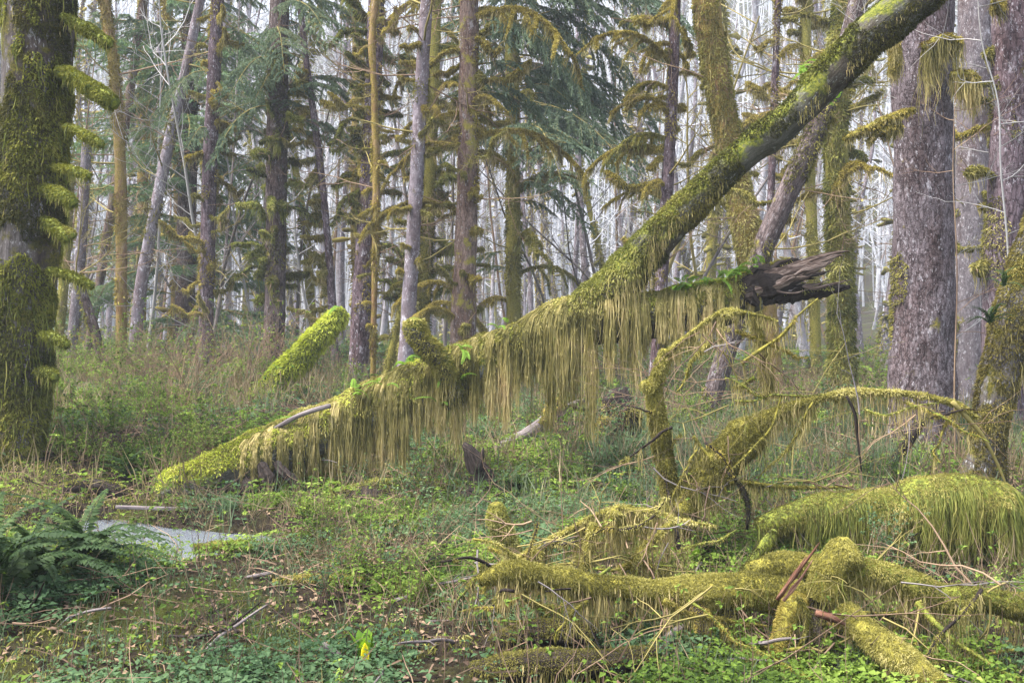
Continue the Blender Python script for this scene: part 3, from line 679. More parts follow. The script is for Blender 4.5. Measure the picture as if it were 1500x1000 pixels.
T_('green_maple', 'upright trunk sheathed in vivid yellow green moss beyond the broken log end', 'tree',
   [(1234, 590, 23), (1232, 450, 20), (1228, 300, 19), (1226, 150, 19), (1240, -30, 17)], 19, 'bk_mossy', 'moss_green', 0.30, 1.6, 2.4, 0.20, 0.05, br=((9, 0, 330, ['y', 'g', 'do'], .7, 1.2, 'side'), (6, -20, 200, ['bareg'], 1, 1.5, 'all')), topz=13, segs=22, furL=5, hang=(160, .2))
T_('forest_maple', 'bare maple with thick mossy arms spread at the upper right', 'tree',
   [(1196, 560, 9), (1192, 400, 9), (1184, 200, 9), (1180, 60, 9), (1184, -30, 8)], 24, 'bk_mossy', 'moss', 0.5, 2.2, 1.2, 0.14, br=((16, 0, 260, ['do', 'y', 'o'], 1.0, 1.6, 'side'), (8, -40, 250, ['bareg'], 1.1, 1.6, 'all')), topz=17)
T_('edge_maple', 'thick trunk furred in brown moss leaning out of the right edge', 'tree',
   [(1450, 640, 26), (1462, 560, 27), (1482, 480, 28), (1504, 400, 28), (1540, 300, 28), (1590, 150, 27)], 9.2, 'bk_left', 'moss_brown', 0.36, 1.8, 2.2, 0.18, 0.05, flare=1.3, segs=24, hang=(260, .25))
for i, (x0, y0, x1, y1, r, d, lab) in enumerate([
    (160, 570, 112, 400, 8, 19, 'dark bare trunk tilted left beside the massive edge trunk'),
    (100, 560, 128, 200, 9, 23, 'grey bare trunk leaning right in the left hand grove'),
    (78, 570, 104, 250, 8, 25, 'brown mossy trunk close beside the massive edge trunk'),
    (120, 560, 215, -30, 7, 27, 'long thin trunk slanting right behind the slender ochre one'),
    (205, 540, 208, -30, 8, 30, 'straight ochre trunk half hidden behind the pale leaning trunk'),
    (565, 560, 612, 330, 8, 19, 'short mossy pole leaning right between the ladder spruce and lavender trunk')]):
    T_('alder_tree', lab, 'tree', [(x0, y0, r), ((x0 + x1) / 2 + 3, (y0 + y1) / 2, r * .95), (x1, y1, r * .85)], d, ['bk_dark', 'bk_grey', 'bk_mossy', 'bk_brown', 'bk_ochre', 'bk_mossy'][i], 'moss', 0.55, 2.2, 1.1, 0.1,
       br=((5, y1, y0 - 150, ['bare', 'bareg'], .7, 1.2, 'all'),) if y1 < 300 else (), topz=None if y1 > 100 else d * .6)

# ------------------------------------------------------------------ far grove of bare trees
def far_tree_meshes(bk, tw, seed, mossy):
    h = rng.uniform(17, 25); n = 7; z = np.linspace(-0.4, h, n)
    q = np.stack([np.cumsum(rng.normal(0, .28, n)), np.cumsum(rng.normal(0, .28, n)), z, np.interp(z, [0, 1, h], [0.16, 0.12, 0.03])], -1); q[:, :2] -= q[0, :2]
    t = Tube(q, 0.5, 8, 0.12, 1.2, seed=seed); mb = MB(); t.put(mb, 0)
    if mossy:
        p, nn, r, s = t.sample(3500, lambda p, n, s: (fbm(p * np.array([1, 1, .7]) + seed, 2) > 0.5) * (s < .8)); blades(mb, p, nn, 0.14, 0.035, .4, m=1)
        p, nn, r, s = t.sample(46, lambda p, n, s: s < .7)
        for a, b in zip(p, nn):                       # short moss lumps
            tt = Tube(np.r_[a, .03, a + b * .18, .07, a + b * rng.uniform(.25, .5) + [0, 0, rng.uniform(-.12, .08)], .05].reshape(3, 4), .1, 6, .4, 5); tt.put(mb, 1, rng.random())
    tm = mb.mesh('trunk', [M[bk], M[mossy or 'moss']])
    mb = MB()
    for f in np.linspace(0.16, 0.99, 24):
        c = np.array([np.interp(f * h, q[:, 2], q[:, i]) for i in range(3)]); a = rng.uniform(0, 2 * PI)
        twiggy(mb, c, [math.cos(a), math.sin(a), rng.uniform(.0, .9)], rng.uniform(1.0, 3.2) * (1.1 - f * .5), 0.022, 1, 0.25, 0.4, 6)
    return tm, mb.mesh('crown', M[tw])
FAR = [far_tree_meshes(b, t, i * 9.1, m) for i, (b, t, m) in enumerate([('bk_pale', 'twig_far', None), ('bk_ochre', 'twig_far', 'moss_ochre'), ('bk_white', 'twig_far', None), ('bk_mossy', 'twig_far', 'moss'), ('bk_grey', 'twig_far', 'moss_ochre'), ('bk_pale', 'twig_far', 'moss')])]  # barks and twigs picked pale; part of the far haze sits in their colour
FLAB = ['grey bare alder among the thin hazy trunks far behind', 'ochre mossed alder among the thin hazy trunks far behind', 'whitish alder among the thin hazy trunks far behind',
        'yellow mossed alder among the thin hazy trunks far behind', 'violet brown alder with moss lumps among the hazy trunks behind', 'grey alder with moss patches among the hazy trunks behind']
def far_trees(n):
    placed = []; tries = 0
    while len(placed) < n and tries < 20000:
        tries += 1
        d = 27 + 62 * rng.random() ** 0.8; x = rng.uniform(-0.62, 0.62) * d
        if any((x - a) ** 2 + (d - b) ** 2 < 1.2 for a, b in placed): continue
        if d < 33 and abs(x) < 0.08 * d: continue
        placed.append((x, d))
        k = int(rng.choice(len(FAR), p=[.26, .13, .25, .08, .1, .18])); root = thing('alder_tree', FLAB[k], 'tree', (x, d, float(ground_z(x, d))), 'far grove of bare alders, ' + ['grey', 'ochre', 'whitish', 'yellow', 'violet brown', 'patched'][k])
        s = rng.uniform(.8, 1.25); root.scale = (s * rng.uniform(.8, 1.25),) * 2 + (s,)
        root.rotation_euler = (rng.normal(0, .05), rng.normal(0, .07), rng.uniform(0, 2 * PI))
        link('trunk', FAR[k][0], root); link('crown', FAR[k][1], root)
far_trees(205)

def grove_saplings():
    lib = []
    for k in range(5):
        h = rng.uniform(6, 10); q = wander([0, 0, -.2], [rng.normal(0, .12), rng.normal(0, .12), 1], h, 9, .10); a = MB(); thin(a, q, .045, .012, 5, 0, rng.random()); b = MB()
        for f in np.linspace(.12, .98, 20):
            c = q[int(f * 9)] + (q[min(9, int(f * 9) + 1)] - q[int(f * 9)]) * (f * 9 % 1); an = rng.uniform(0, 2 * PI)
            twiggy(b, c, [math.cos(an), math.sin(an), rng.uniform(.1, 1.1)], rng.uniform(.6, 2.0), .013, 1, .25, .3, 5)
        t_ = ['twig_grey', 'twig_pale', 'twig_green', 'twig', 'twig_grey'][k]; lib.append((a.mesh('stem', M[t_]), b.mesh('twigs', M[t_])))
    labs = ['thin grey bare sapling in the tangle between the spruces', 'thin pale bare sapling in the tangle between the spruces', 'thin mossy bare sapling in the tangle between the spruces', 'thin brown bare sapling in the tangle between the spruces', 'thin grey bare sapling in the tangle between the spruces']; gs = ['grey', 'pale', 'mossy', 'brown', 'grey']
    for i in range(64):
        d = rng.uniform(23, 44); x = rng.uniform(-.53, .53) * d; k = int(rng.integers(5)); r = thing('sapling', labs[k], 'sapling', (x, d, float(ground_z(x, d))), 'bare saplings in the grove, ' + gs[k])
        sc = rng.uniform(.8, 1.5); r.scale = (sc, sc, sc); r.rotation_euler = (rng.normal(0, .12), rng.normal(0, .14), rng.uniform(0, 2 * PI)); link('stem', lib[k][0], r); link('twigs', lib[k][1], r)
grove_saplings()

def distant_forest():
    mb = MB()
    for k in range(3200):
        d = 88 + 170 * rng.random() ** 1.2; x = rng.uniform(-.62, .62) * d; z = float(ground_z(x, d)); h = rng.uniform(11, 19); r = rng.uniform(.10, .24)
        rn = rng.random(); q = wander([x, d, z - .5], [rng.normal(0, .05), rng.normal(0, .05), 1], h, 4, .06)
        thin(mb, q, r, .04, 4, 0, rn)
        for f in range(7):
            a = rng.uniform(0, 2 * PI); thin(mb, wander(q[0] + (q[-1] - q[0]) * rng.uniform(.35, .98), [math.cos(a), math.sin(a), .7], rng.uniform(1.5, 3.5), 3, .3), .05, .02, 3, 0, rn)
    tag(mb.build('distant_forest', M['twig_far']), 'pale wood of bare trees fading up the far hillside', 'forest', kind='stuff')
distant_forest()

# ------------------------------------------------------------------ the fallen maple
def fallen_maple():
    logp = pix_path([(240, 722, 24, 9.5), (262, 714, 30, 9.5), (310, 700, 35, 9.55), (380, 672, 38, 9.75), (450, 642, 39, 9.95), (520, 612, 40, 10.1), (600, 577, 41, 10.15), (680, 544, 38, 10.1), (760, 508, 36, 10.05), (860, 468, 38, 10.0),
                     (930, 464, 34, 10.0), (1000, 455, 34, 10.0), (1060, 442, 32, 10.0), (1105, 426, 30, 10.0)])
    limb = pix_path([(840, 474, 30, 10.0), (884, 434, 32, 9.95), (928, 388, 28, 9.9), (978, 334, 25, 9.8), (1040, 274, 23, 9.7), (1098, 218, 23, 9.6), (1130, 196, 25, 9.55), (1162, 168, 24, 9.5), (1220, 108, 27, 9.4), (1280, 48, 29, 9.3), (1340, 0, 30, 9.2), (1400, -52, 30, 9.1), (1500, -140, 28, 9.0)])
    base = logp[2, :3].copy()
    root = thing('fallen_maple', 'fallen forked maple draped in long hanging moss, spanning the middle of the scene', 'fallen tree', base)
    rb = Vector(base)
    t = Tube(logp, 0.05, 30, 0.26, 4.2, 0.05, 10, seed=1.0); l = Tube(limb, 0.06, 28, 0.20, 3.4, 0.07, 10, seed=2.0)
    def put(mb, name, mats, smooth=True):
        o = mb.build(name, mats, root, smooth, base); o.location = (0, 0, 0); return o
    mb = MB(); t.put(mb, 0); put(mb, 'trunk', [M['bk_log']])
    mb = MB(); l.put(mb, 0); put(mb, 'limb', [M['bk_log']])
    # moss fur on the log: thick on top, thinner below
    mb = MB()
    mossfur(mb, t, 10, 3.4, 0, L=4.2, keep=lambda p, n, s: np.clip(n[:, 2] * 1.5 + np.interp(s, [.16, .24], [-.3, .42]), 0, 1) * (s > .02), droop=.7)
    mossfur(mb, t, 10, 2.6, 1, L=4.2, keep=lambda p, n, s: np.maximum(fbm(p * 2.9, 2) > .5, s < .14) * np.clip((n[:, 2] - .1) * 2, 0, 1), droop=.5)
    # long draped curtains in tassels
    m = 60000
    p, nn, r, s = t.sample(m, lambda p, n, s: (n[:, 2] > -0.35) * (n[:, 2] < 0.92))
    px = 750 + p[:, 0] / p[:, 1] * FPX
    far = nn[:, 1] > 0.1; sd = np.where(far, 7.0, 0.0)
    u = p[:, 0]
    per = .135; cid = np.floor(u / per + sd * .37 + .9 * vnoise(np.stack([u * 3, sd, u * 0], -1)))
    ph = u / per + sd * .37 + .9 * vnoise(np.stack([u * 3, sd, u * 0], -1)) - cid - .5
    ra, rn_, rc = (vnoise(np.stack([cid * 1.0, sd + k, cid * 0 + k], -1)) for k in (1., 2., 3.))
    off = (rn_ - .5) * .3; wd = .14 + .27 * ra
    q = np.clip(1 - ((ph - off) / wd) ** 2, 0, 1); amp = np.sqrt(q)
    prof = np.interp(px, [330, 400, 430, 470, 520, 560, 600, 640, 660, 690, 720, 760, 800, 850, 900, 930, 950, 980, 1040, 1100], [0.06, .12, .45, .80, .86, .74, .72, .70, .52, .62, .50, .56, .70, .88, .86, .70, .44, .36, .32, .14])
    L = (prof * (.08 + amp * (.30 + .95 * rc)) * np.where(far, .55, 1) * (1 - .6 * rng.random(len(p)) ** 2.6)) + .02 + r * np.clip(.6 + nn[:, 2], 0, 2) * (.15 + .85 * amp) * np.interp(px, [420, 470], [.05, 1])
    tass = np.clip(.12 + .50 * rn_ + .45 * amp * rng.random(len(p)), 0, 1)
    keep = (rng.random(len(p)) < (.05 + .95 * (amp > .05)) * np.where(far, .22, 1)) & (px > 345)
    p, nn, r, L, tass = p[keep], nn[keep], r[keep], L[keep], tass[keep]
    start = p + nn * 0.015
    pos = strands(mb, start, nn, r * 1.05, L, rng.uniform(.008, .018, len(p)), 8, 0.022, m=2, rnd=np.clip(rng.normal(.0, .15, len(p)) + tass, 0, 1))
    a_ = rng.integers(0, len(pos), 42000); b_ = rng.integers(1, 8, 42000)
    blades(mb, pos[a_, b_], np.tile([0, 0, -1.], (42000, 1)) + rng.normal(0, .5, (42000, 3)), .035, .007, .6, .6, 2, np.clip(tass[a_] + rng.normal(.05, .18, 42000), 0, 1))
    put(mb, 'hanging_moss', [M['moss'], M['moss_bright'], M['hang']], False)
    # moss on the raised limb: a crest along its top, tufts hanging at its foot
    mb = MB()
    mossfur(mb, l, 9.7, 2.6, 0, L=3.6, keep=lambda p, n, s: np.clip((n[:, 2] - .30 + .9 * (fbm(p * 2.2 + 4, 2) - .5) - .25 * s) * 3, 0, 1), droop=.4)
    mossfur(mb, l, 9.7, 2.4, 0, L=4.2, keep=lambda p, n, s: np.clip((.27 - s) * 7, 0, 1) * (n[:, 2] > -.5), droop=.7)
    mossfur(mb, l, 9.7, 2.4, 1, L=3, keep=lambda p, n, s: (fbm(p * 2.1 + 8, 3) > .47) * 1.0, droop=.4)
    p, nn, r, s = l.sample(9000, lambda p, n, s: (n[:, 2] < .7) * (n[:, 2] > -.5) * (fbm(p * np.array([5, 5, 2]) + 3, 2) > .5) * ((s < .26) | (n[:, 2] < -.15))); px = 750 + p[:, 0] / p[:, 1] * FPX
    L = np.interp(px, [860, 900, 930, 955, 990, 1050, 1150, 1300], [.5, .5, .46, .30, .10, .09, .09, .06]) * rng.uniform(.2, 1.1, len(p))
    strands(mb, p, nn, r, L, rng.uniform(.006, .011, len(p)), 6, .05, 2)
    put(mb, 'limb_moss', [M['moss_green'], M['moss_dark'], M['hang']], False)
    # broken right end: a splintered grey shell and a mossy lower spike
    def splinter(name, pts, mat, moss=None, segs=9, sq=0.35, seed=0.0):
        q = pix_path(pts); tt = Tube(q, .03, segs, .25, 9, .35, 30, seed=seed)
        mid = tt.c[:, None]; off = tt.V - mid; nb = np.array([0.25, 1, .12]); nb /= np.linalg.norm(nb)
        tt.V = mid + off - (off @ nb)[..., None] * nb * (1 - sq - .3)
        mb = MB(); tt.put(mb, 0)
        if moss: mossfur(mb, tt, 10, 2.0, 1, keep=lambda p, n, s: (n[:, 2] > -.1) * (s < .8)); 
        return put(mb, name, [M[mat], M[moss or 'moss']], False)
    splinter('broken_end', [(1084, 432, 17, 9.85), (1100, 426, 21, 9.85), (1118, 420, 24, 9.85), (1130, 418, 20, 9.85), (1146, 414, 11, 9.85), (1160, 412, 5, 9.85)], 'wood_dark', seed=3)
    splinter('splinter', [(1092, 436, 5, 9.74), (1100, 434, 9, 9.74), (1104, 440, 8, 9.74), (1110, 446, 5, 9.74)], 'wood_dark', seed=4)
    shards = [(1104, 410, 1246, 365, 8, 9.95, 'wood'), (1100, 416, 1238, 372, 9, 9.9, 'wood'), (1110, 420, 1222, 380, 9, 9.88, 'wood'), (1108, 426, 1204, 391, 8, 9.84, 'wood'), (1106, 430, 1216, 396, 6, 9.82, 'wood_dark'), (1100, 424, 1190, 402, 9, 9.8, 'wood'),
              (1098, 404, 1160, 378, 7, 10.0, 'wood_dark'), (1104, 398, 1176, 379, 5, 10.05, 'wood_dark'), (1112, 414, 1206, 376, 6, 9.98, 'wood'), (1106, 434, 1180, 416, 8, 9.86, 'wood_dark'), (1110, 438, 1168, 424, 8, 9.9, 'wood_dark')]
    for k in range(16):
        v = rng.random(); x0 = rng.uniform(1112, 1180); y0 = 402 + 28 * v - .28 * (x0 - 1112) * (1 - v); l_ = rng.uniform(25, 75)
        shards.append((x0, y0, x0 + l_, y0 - l_ * (.45 - .40 * v) + rng.normal(0, 3), rng.uniform(1.6, 3.6), rng.uniform(9.74, 9.92), rng.choice(['wood', 'wood', 'wood_dark', 'wood_grey'])))
    for k, (x0, y0, x1, y1, r, d, m_) in enumerate(shards):
        f = lambda u, w: (x0 + (x1 - x0) * u + rng.normal(0, 1.5), y0 + (y1 - y0) * u + rng.normal(0, 1.6), r * w, d)
        splinter('splinter', [f(0, .8), f(.2, 1.1), f(.45, .9), f(.7, .6), f(.9, .28), f(1, .03)], m_, segs=5, seed=5.0 + k)
    splinter('splinter', [(1118, 433, 14, 9.95), (1150, 431, 14, 9.95), (1185, 427, 12, 9.95), (1215, 424, 9, 9.95), (1245, 420, 3, 9.95)], 'wood_dark', 'moss_green', seed=7)
    splinter('splinter', [(1118, 406, 10, 10.05), (1145, 388, 9, 10.05), (1170, 382, 4, 10.05)], 'wood_dark', 'moss', seed=8)
    # upright mossy knob and the arm that carries it
    q = pix_path([(664, 592, 16, 9.9), (658, 560, 15, 9.8), (648, 532, 15, 9.75), (630, 512, 16, 9.72), (614, 495, 16, 9.7), (607, 478, 16, 9.7), (606, 468, 12, 9.7)])
    tt = Tube(q, .04, 14, .22, 6, seed=4); mb = MB(); tt.put(mb, 0); mossfur(mb, tt, 9.8, 3.0, 1, L=3.2, droop=.2)
    p, nn, r, s = tt.sample(700, lambda p, n, s: (n[:, 2] < .2) * (s < .5)); strands(mb, p, nn, r, rng.uniform(.05, .25, len(p)), .008, 5, .04, 2)
    put(mb, 'branch_stub', [M['bk_log'], M['moss'], M['hang']])
    # licorice ferns growing along the log
    for x, y, k in [(430, 618, 3), (520, 570, 4), (560, 560, 4), (600, 530, 5), (640, 590, 4), (655, 555, 4), (690, 512, 4), (735, 478, 3), (795, 500, 2), (985, 425, 6), (1010, 418, 6), (1050, 412, 7), (1075, 404, 7), (1090, 395, 7), (1110, 388, 6), (1195, 95, 4), (1180, 105, 5), (1230, 150, 3)]:
        for j in range(k):
            link('fern_frond', FR['small'][rng.integers(3)], root, Vector(P(x + rng.normal(0, 9), y + rng.normal(0, 3), 9.85)) - rb, (rng.normal(0, .3), -rng.uniform(-.3, .6), rng.uniform(0, 2 * PI)), rng.uniform(.7, 1.2))
    # dark rotten wood and root fibres at the buried end
    for k, (x0, y0, x1, y1, r) in enumerate([(322, 706, 356, 742, 12), (352, 694, 378, 738, 13), (382, 680, 402, 730, 12), (405, 678, 440, 712, 9), (330, 722, 400, 716, 9), (300, 722, 345, 736, 10)]):
        splinter('rotten_wood', [(x0, y0, r * .7, 9.5), ((x0 + x1) / 2 + rng.normal(0, 4), (y0 + y1) / 2, r, 9.42), (x1, y1, r * .35, 9.38)], 'wood_dark', seed=20. + k)
    for k in range(16):
        a = P(rng.uniform(330, 440), rng.uniform(665, 720), 9.9); mb = MB()
        thin(mb, wander(a, [rng.normal(.3, .6), -.4, rng.normal(-.1, .5)], rng.uniform(.25, .6), 5, .35), .009, .003, 4, 0, rng.random())
        put(mb, 'rootlet', [M['twig_grey']])

def frond_mesh(mat, L, pinn, wmax, arch, seed):
    mb = MB(); n = 9; t = np.linspace(0, 1, n)
    z = L * (arch[0] * t - arch[1] * t ** 2); x = L * t * .85
    q = np.stack([x, L * .1 * np.sin(t * 2 + seed) * t, z], -1); thin(mb, q, .0045 * L / .7, .0015, 3, 0, .4)
    f = np.linspace(.07, .99, pinn); pp = np.stack([np.interp(f, t, q[:, i]) for i in range(3)], -1); T = nrm(np.stack([np.interp(f, t, np.gradient(q[:, i])) for i in range(3)], -1))
    for sg in (-1, 1):
        s = np.tile([0, sg, 0.0], (pinn, 1)); l = wmax * np.minimum(1, (f + .1) * 4) * (1 - f) ** .55 * rng.uniform(.85, 1.1, pinn) + .006
        d = nrm(s + T * .35 + rng.normal(0, .1, (pinn, 3)) + np.array([0, 0, -.12])); u = np.cross(d, T) * sg
        u = np.where(u[:, 2:3] < 0, -u, u)
        leaves(mb, pp, d, u, l, L * .95 / pinn * 1.35, 0, np.clip(rng.normal(.5, .25, pinn), 0, 1))
    return mb.mesh('frond', M[mat])
FR = {'sword': [frond_mesh('fern', L, 34, .085, a, i) for i, (L, a) in enumerate([(.75, (.75, .85)), (.9, (.9, 1.15)), (.8, (.55, .85)), (.65, (1.0, .9))])],
      'small': [frond_mesh('fern_bright', L, 15, .035, a, i) for i, (L, a) in enumerate([(.20, (.6, .7)), (.26, (.5, .8)), (.16, (.9, .8))])]}
fallen_maple()

# ------------------------------------------------------------------ other logs and dead wood
def moss_log(name, label, cat, pts, d, core='core', moss='moss', cover=2.6, L=3.6, W=1.0, hang=None, lump=.34, freq=7, group=None, extra=None, bare=None, segs=16, keep=None, hmat='hang', droop=.35):
    w = pix_path([(a, b, r, d if len(q) == 3 else q[3]) for q in pts for a, b, r in [q[:3]]])
    base = w[0, :3].copy()
    root = thing(name, label, cat, base, group)
    t = Tube(w, max(.02, .006 * d), segs, lump, freq, seed=pts[0][0] * .11)
    mb = MB(); t.put(mb, 0); o = mb.build('wood', [M[core]], root, origin=base); o.location = (0, 0, 0)
    mb = MB(); mossfur(mb, t, d, cover, 0, L=L, W=W, keep=keep, droop=droop)
    if hang:
        n, lo, hi = hang
        p, nn, r, s = t.sample(n, lambda p, n, s: (n[:, 2] < (.88 if hi > .5 else .6)) * np.clip((fbm(p * 4.5 + 2, 2) - .40) * 6, .03, 1))
        Lh = rng.uniform(lo, hi, len(p)) * np.clip(.3 + 2.2 * (fbm(p * np.array([7, 7, 2]) + 9, 2) - .3), .15, 1.3)
        strands(mb, p, nn, r, Lh, px_at(d) * rng.uniform(.7, 1.3, len(p)), 6, .05, 1)
    if mb.n: o = mb.build('moss', [M[moss], M[hmat]], root, False, base); o.location = (0, 0, 0)
    return root, t, base

# bright leaning log behind, on the left
r, t, b = moss_log('leaning_log', 'bright green mossy log propped at an angle behind the fallen maple, at left', 'fallen log',
   [(352, 622, 19), (380, 588, 19), (412, 552, 19), (445, 518, 18), (475, 485, 16), (497, 462, 13), (505, 454, 6)], 15.5, 'core_g', 'moss_bright', 3.0, 4.0, hang=(1800, .05, .22), hmat='hang_green', lump=.15)
for k in range(14):
    f = rng.random(); p_ = t.c[int(f * (len(t.c) - 1))] + [0, -.05, t.r[0] * .6]
    link('fern_frond', FR['small'][rng.integers(3)], r, Vector(p_ - b), (rng.normal(0, .3), 0, rng.uniform(0, 2 * PI)), rng.uniform(1, 1.6))

# grey dead branch and stumps behind the curtain
r, t, b = moss_log('dead_branch', 'grey fallen branch with a forked knob, lying behind the moss curtain', 'fallen branch',
   [(700, 680, 7), (735, 656, 9), (775, 634, 10), (812, 610, 11), (840, 594, 7), (856, 586, 4)], 12.5, 'wood_grey', 'moss', .5, keep=lambda p, n, s: (fbm(p * 4, 2) > .55) * (n[:, 2] > 0))
add_part(r, b, 'knob', [(795, 622, 6), (808, 596, 6), (815, 588, 6), (830, 590, 5)], 'core', 12.4, 'moss_ochre', hang=(160, .05, .2))
add_part(r, b, 'knob', [(836, 594, 5), (848, 597, 4), (858, 600, 2)], 'wood_dark', 12.3, lump=.6, freq=14)
r, t, b = moss_log('rotten_stump', 'squat rotten stump with a dark crumbled top behind the moss curtain', 'stump',
   [(912, 668, 34), (910, 640, 30), (908, 612, 26), (907, 592, 23), (912, 580, 16), (920, 570, 7)], 13, 'wood_dark', 'moss', 1.6, hang=(500, .05, .3), keep=lambda p, n, s: (s < .75) * (fbm(p * 3 + 1, 2) > .40), lump=.65, freq=9)
add_part(r, b, 'root', [(890, 610, 9), (880, 640, 10), (872, 672, 12)], 'core', 12.8, 'moss_ochre')
r, t, b = moss_log('charred_stump', 'small black broken stump leaning left below the fallen maple', 'stump',
   [(714, 740, 30), (709, 712, 23), (702, 690, 16), (692, 668, 11), (686, 656, 8), (679, 650, 4)], 9.5, 'wood_dark', 'moss_green', 1.0, keep=lambda p, n, s: (s < .35) * (fbm(p * 5, 2) > .48), lump=.6, freq=13)
add_part(r, b, 'splinter', [(700, 690, 5), (706, 668, 4), (708, 655, 1)], 'wood_dark', 9.4, lump=.6, freq=20, segs=6)
add_part(r, b, 'root', [(724, 726, 10), (742, 738, 9), (752, 752, 5)], 'wood_dark', 9.3, 'moss_green', .8, lump=.5, freq=12)
r, t, b = moss_log('dark_log', 'dark rotting log half buried under the moss curtain', 'fallen log',
   [(420, 742, 14), (520, 738, 30), (610, 734, 32), (690, 742, 28), (740, 760, 20)], 9.3, 'wood_dark', 'moss_green', 2.2, hang=(1500, .05, .3), hmat='hang_green', lump=.3, freq=3, keep=lambda p, n, s: (n[:, 2] > .0) * (fbm(p * 2, 2) > .38))
r, t, b = moss_log('bank_log', 'black log end poking from the bank beside the stream', 'fallen log',
   [(70, 728, 9), (105, 716, 11), (140, 712, 12), (172, 722, 11), (196, 734, 7)], 9.6, 'wood_dark', 'moss_green', 1.4, keep=lambda p, n, s: (n[:, 2] > .45) * 1., lump=.3)
moss_log('bare_pole', 'pale barkless stick lying on top of the fallen maple', 'stick', [(402, 628, 3.2), (430, 612, 3.4), (458, 601, 3.6), (484, 594, 3.6)], 9.72, 'wood_grey', cover=0, lump=.1)
moss_log('bare_pole', 'pale stick across the water in front of the fallen maple butt', 'stick', [(170, 742, 2.6), (230, 744, 2.8), (290, 746, 2.8)], 8.9, 'wood_grey', cover=0, lump=.1)

# arching branch and its upright stem, right foreground
r, t, b = moss_log('arching_branch', 'thick mossy branch arching over to a thin drooping tip at right', 'fallen branch',
   [(955, 858, 15, 6.7), (968, 815, 17, 6.7), (985, 772, 22, 6.8), (1012, 730, 25, 6.9), (1045, 690, 28, 6.9), (1078, 655, 28, 6.9), (1104, 630, 22, 6.9), (1128, 610, 11, 6.9), (1180, 588, 6, 6.9), (1250, 575, 5, 6.9), (1330, 577, 4, 6.9), (1395, 590, 4, 6.9), (1432, 612, 1.5, 6.9)],
   6.9, 'core', 'moss', 3.0, 3.4, hang=(4600, .04, .27), lump=.42, freq=7)
add_part(r, b, 'stem', [(992, 775, 15), (982, 720, 13), (972, 660, 13), (963, 610, 12), (958, 572, 11), (967, 540, 9), (974, 512, 6)], 'core', 6.9, 'moss', 2.8, hang=(500, .04, .2))
add_part(r, b, 'branch', [(972, 522, 4), (1000, 497, 3), (1035, 470, 2.5), (1062, 455, 3.5), (1090, 458, 3), (1112, 462, 2), (1140, 470, 1)], 'core', 6.9, 'moss', 2.2, L=2.6, hang=(900, .05, .34))
add_part(r, b, 'branch', [(1100, 458, 3), (1112, 490, 5), (1122, 530, 5), (1130, 560, 3)], 'core', 6.95, 'moss', 2.0, hang=(500, .05, .25))
add_part(r, b, 'branch', [(958, 572, 8), (948, 565, 7), (940, 560, 4)], 'core', 6.85, 'moss')
add_part(r, b, 'branch', [(1000, 760, 12), (1003, 800, 9), (1000, 830, 4)], 'core', 6.6, 'moss', hang=(350, .05, .3))
add_part(r, b, 'branch', [(1040, 700, 5), (1090, 706, 3), (1140, 712, 2.5), (1190, 714, 2), (1250, 712, 1)], 'core', 6.8, 'moss', hang=(700, .04, .2))
add_part(r, b, 'branch', [(1068, 690, 4), (1090, 720, 4), (1096, 750, 3), (1094, 775, 2)], 'wood_dark', 6.7, 'moss_dark', 1.2)
add_part(r, b, 'branch', [(1240, 580, 2), (1252, 605, 2.4), (1256, 640, 2), (1262, 690, 1)], 'wood_dark', 6.85)
add_part(r, b, 'branch', [(1395, 588, 4), (1440, 640, 3), (1470, 700, 2), (1490, 760, 1.2)], 'twig_green', 6.8)
add_part(r, b, 'bare_tip', [(986, 772, 5), (992, 792, 5), (1000, 815, 4), (1006, 838, 2)], 'wood_dark', 6.4)

# hanging branch with tassels in front
r, t, b = moss_log('tasselled_branch', 'thin drooping branch strung with moss tassels, reaching left to the ground', 'fallen branch',
   [(990, 768, 6), (965, 752, 5), (930, 748, 5), (905, 745, 5), (865, 758, 4), (830, 778, 4), (790, 800, 4), (740, 830, 4), (700, 872, 3), (676, 905, 2)], 5.7, 'core', 'moss', 2.4, 4, hang=(2600, .05, .34), lump=.4, freq=9, segs=9)
for q in ([(985, 765, 5), (958, 790, 6), (935, 815, 8), (918, 850, 9), (905, 890, 9), (893, 925, 5)], [(905, 748, 12), (900, 762, 11), (912, 775, 6)], [(870, 765, 5), (860, 810, 6), (852, 850, 3)], [(790, 805, 6), (775, 850, 8), (770, 890, 4)], [(930, 820, 6), (960, 830, 5), (985, 850, 3)], [(740, 840, 5), (735, 880, 6), (730, 910, 3)]):
    add_part(r, b, 'tassel', q, 'core', 5.6, 'moss', 2.2, 4, hang=(420, .06, .30), lump=.4, freq=9)

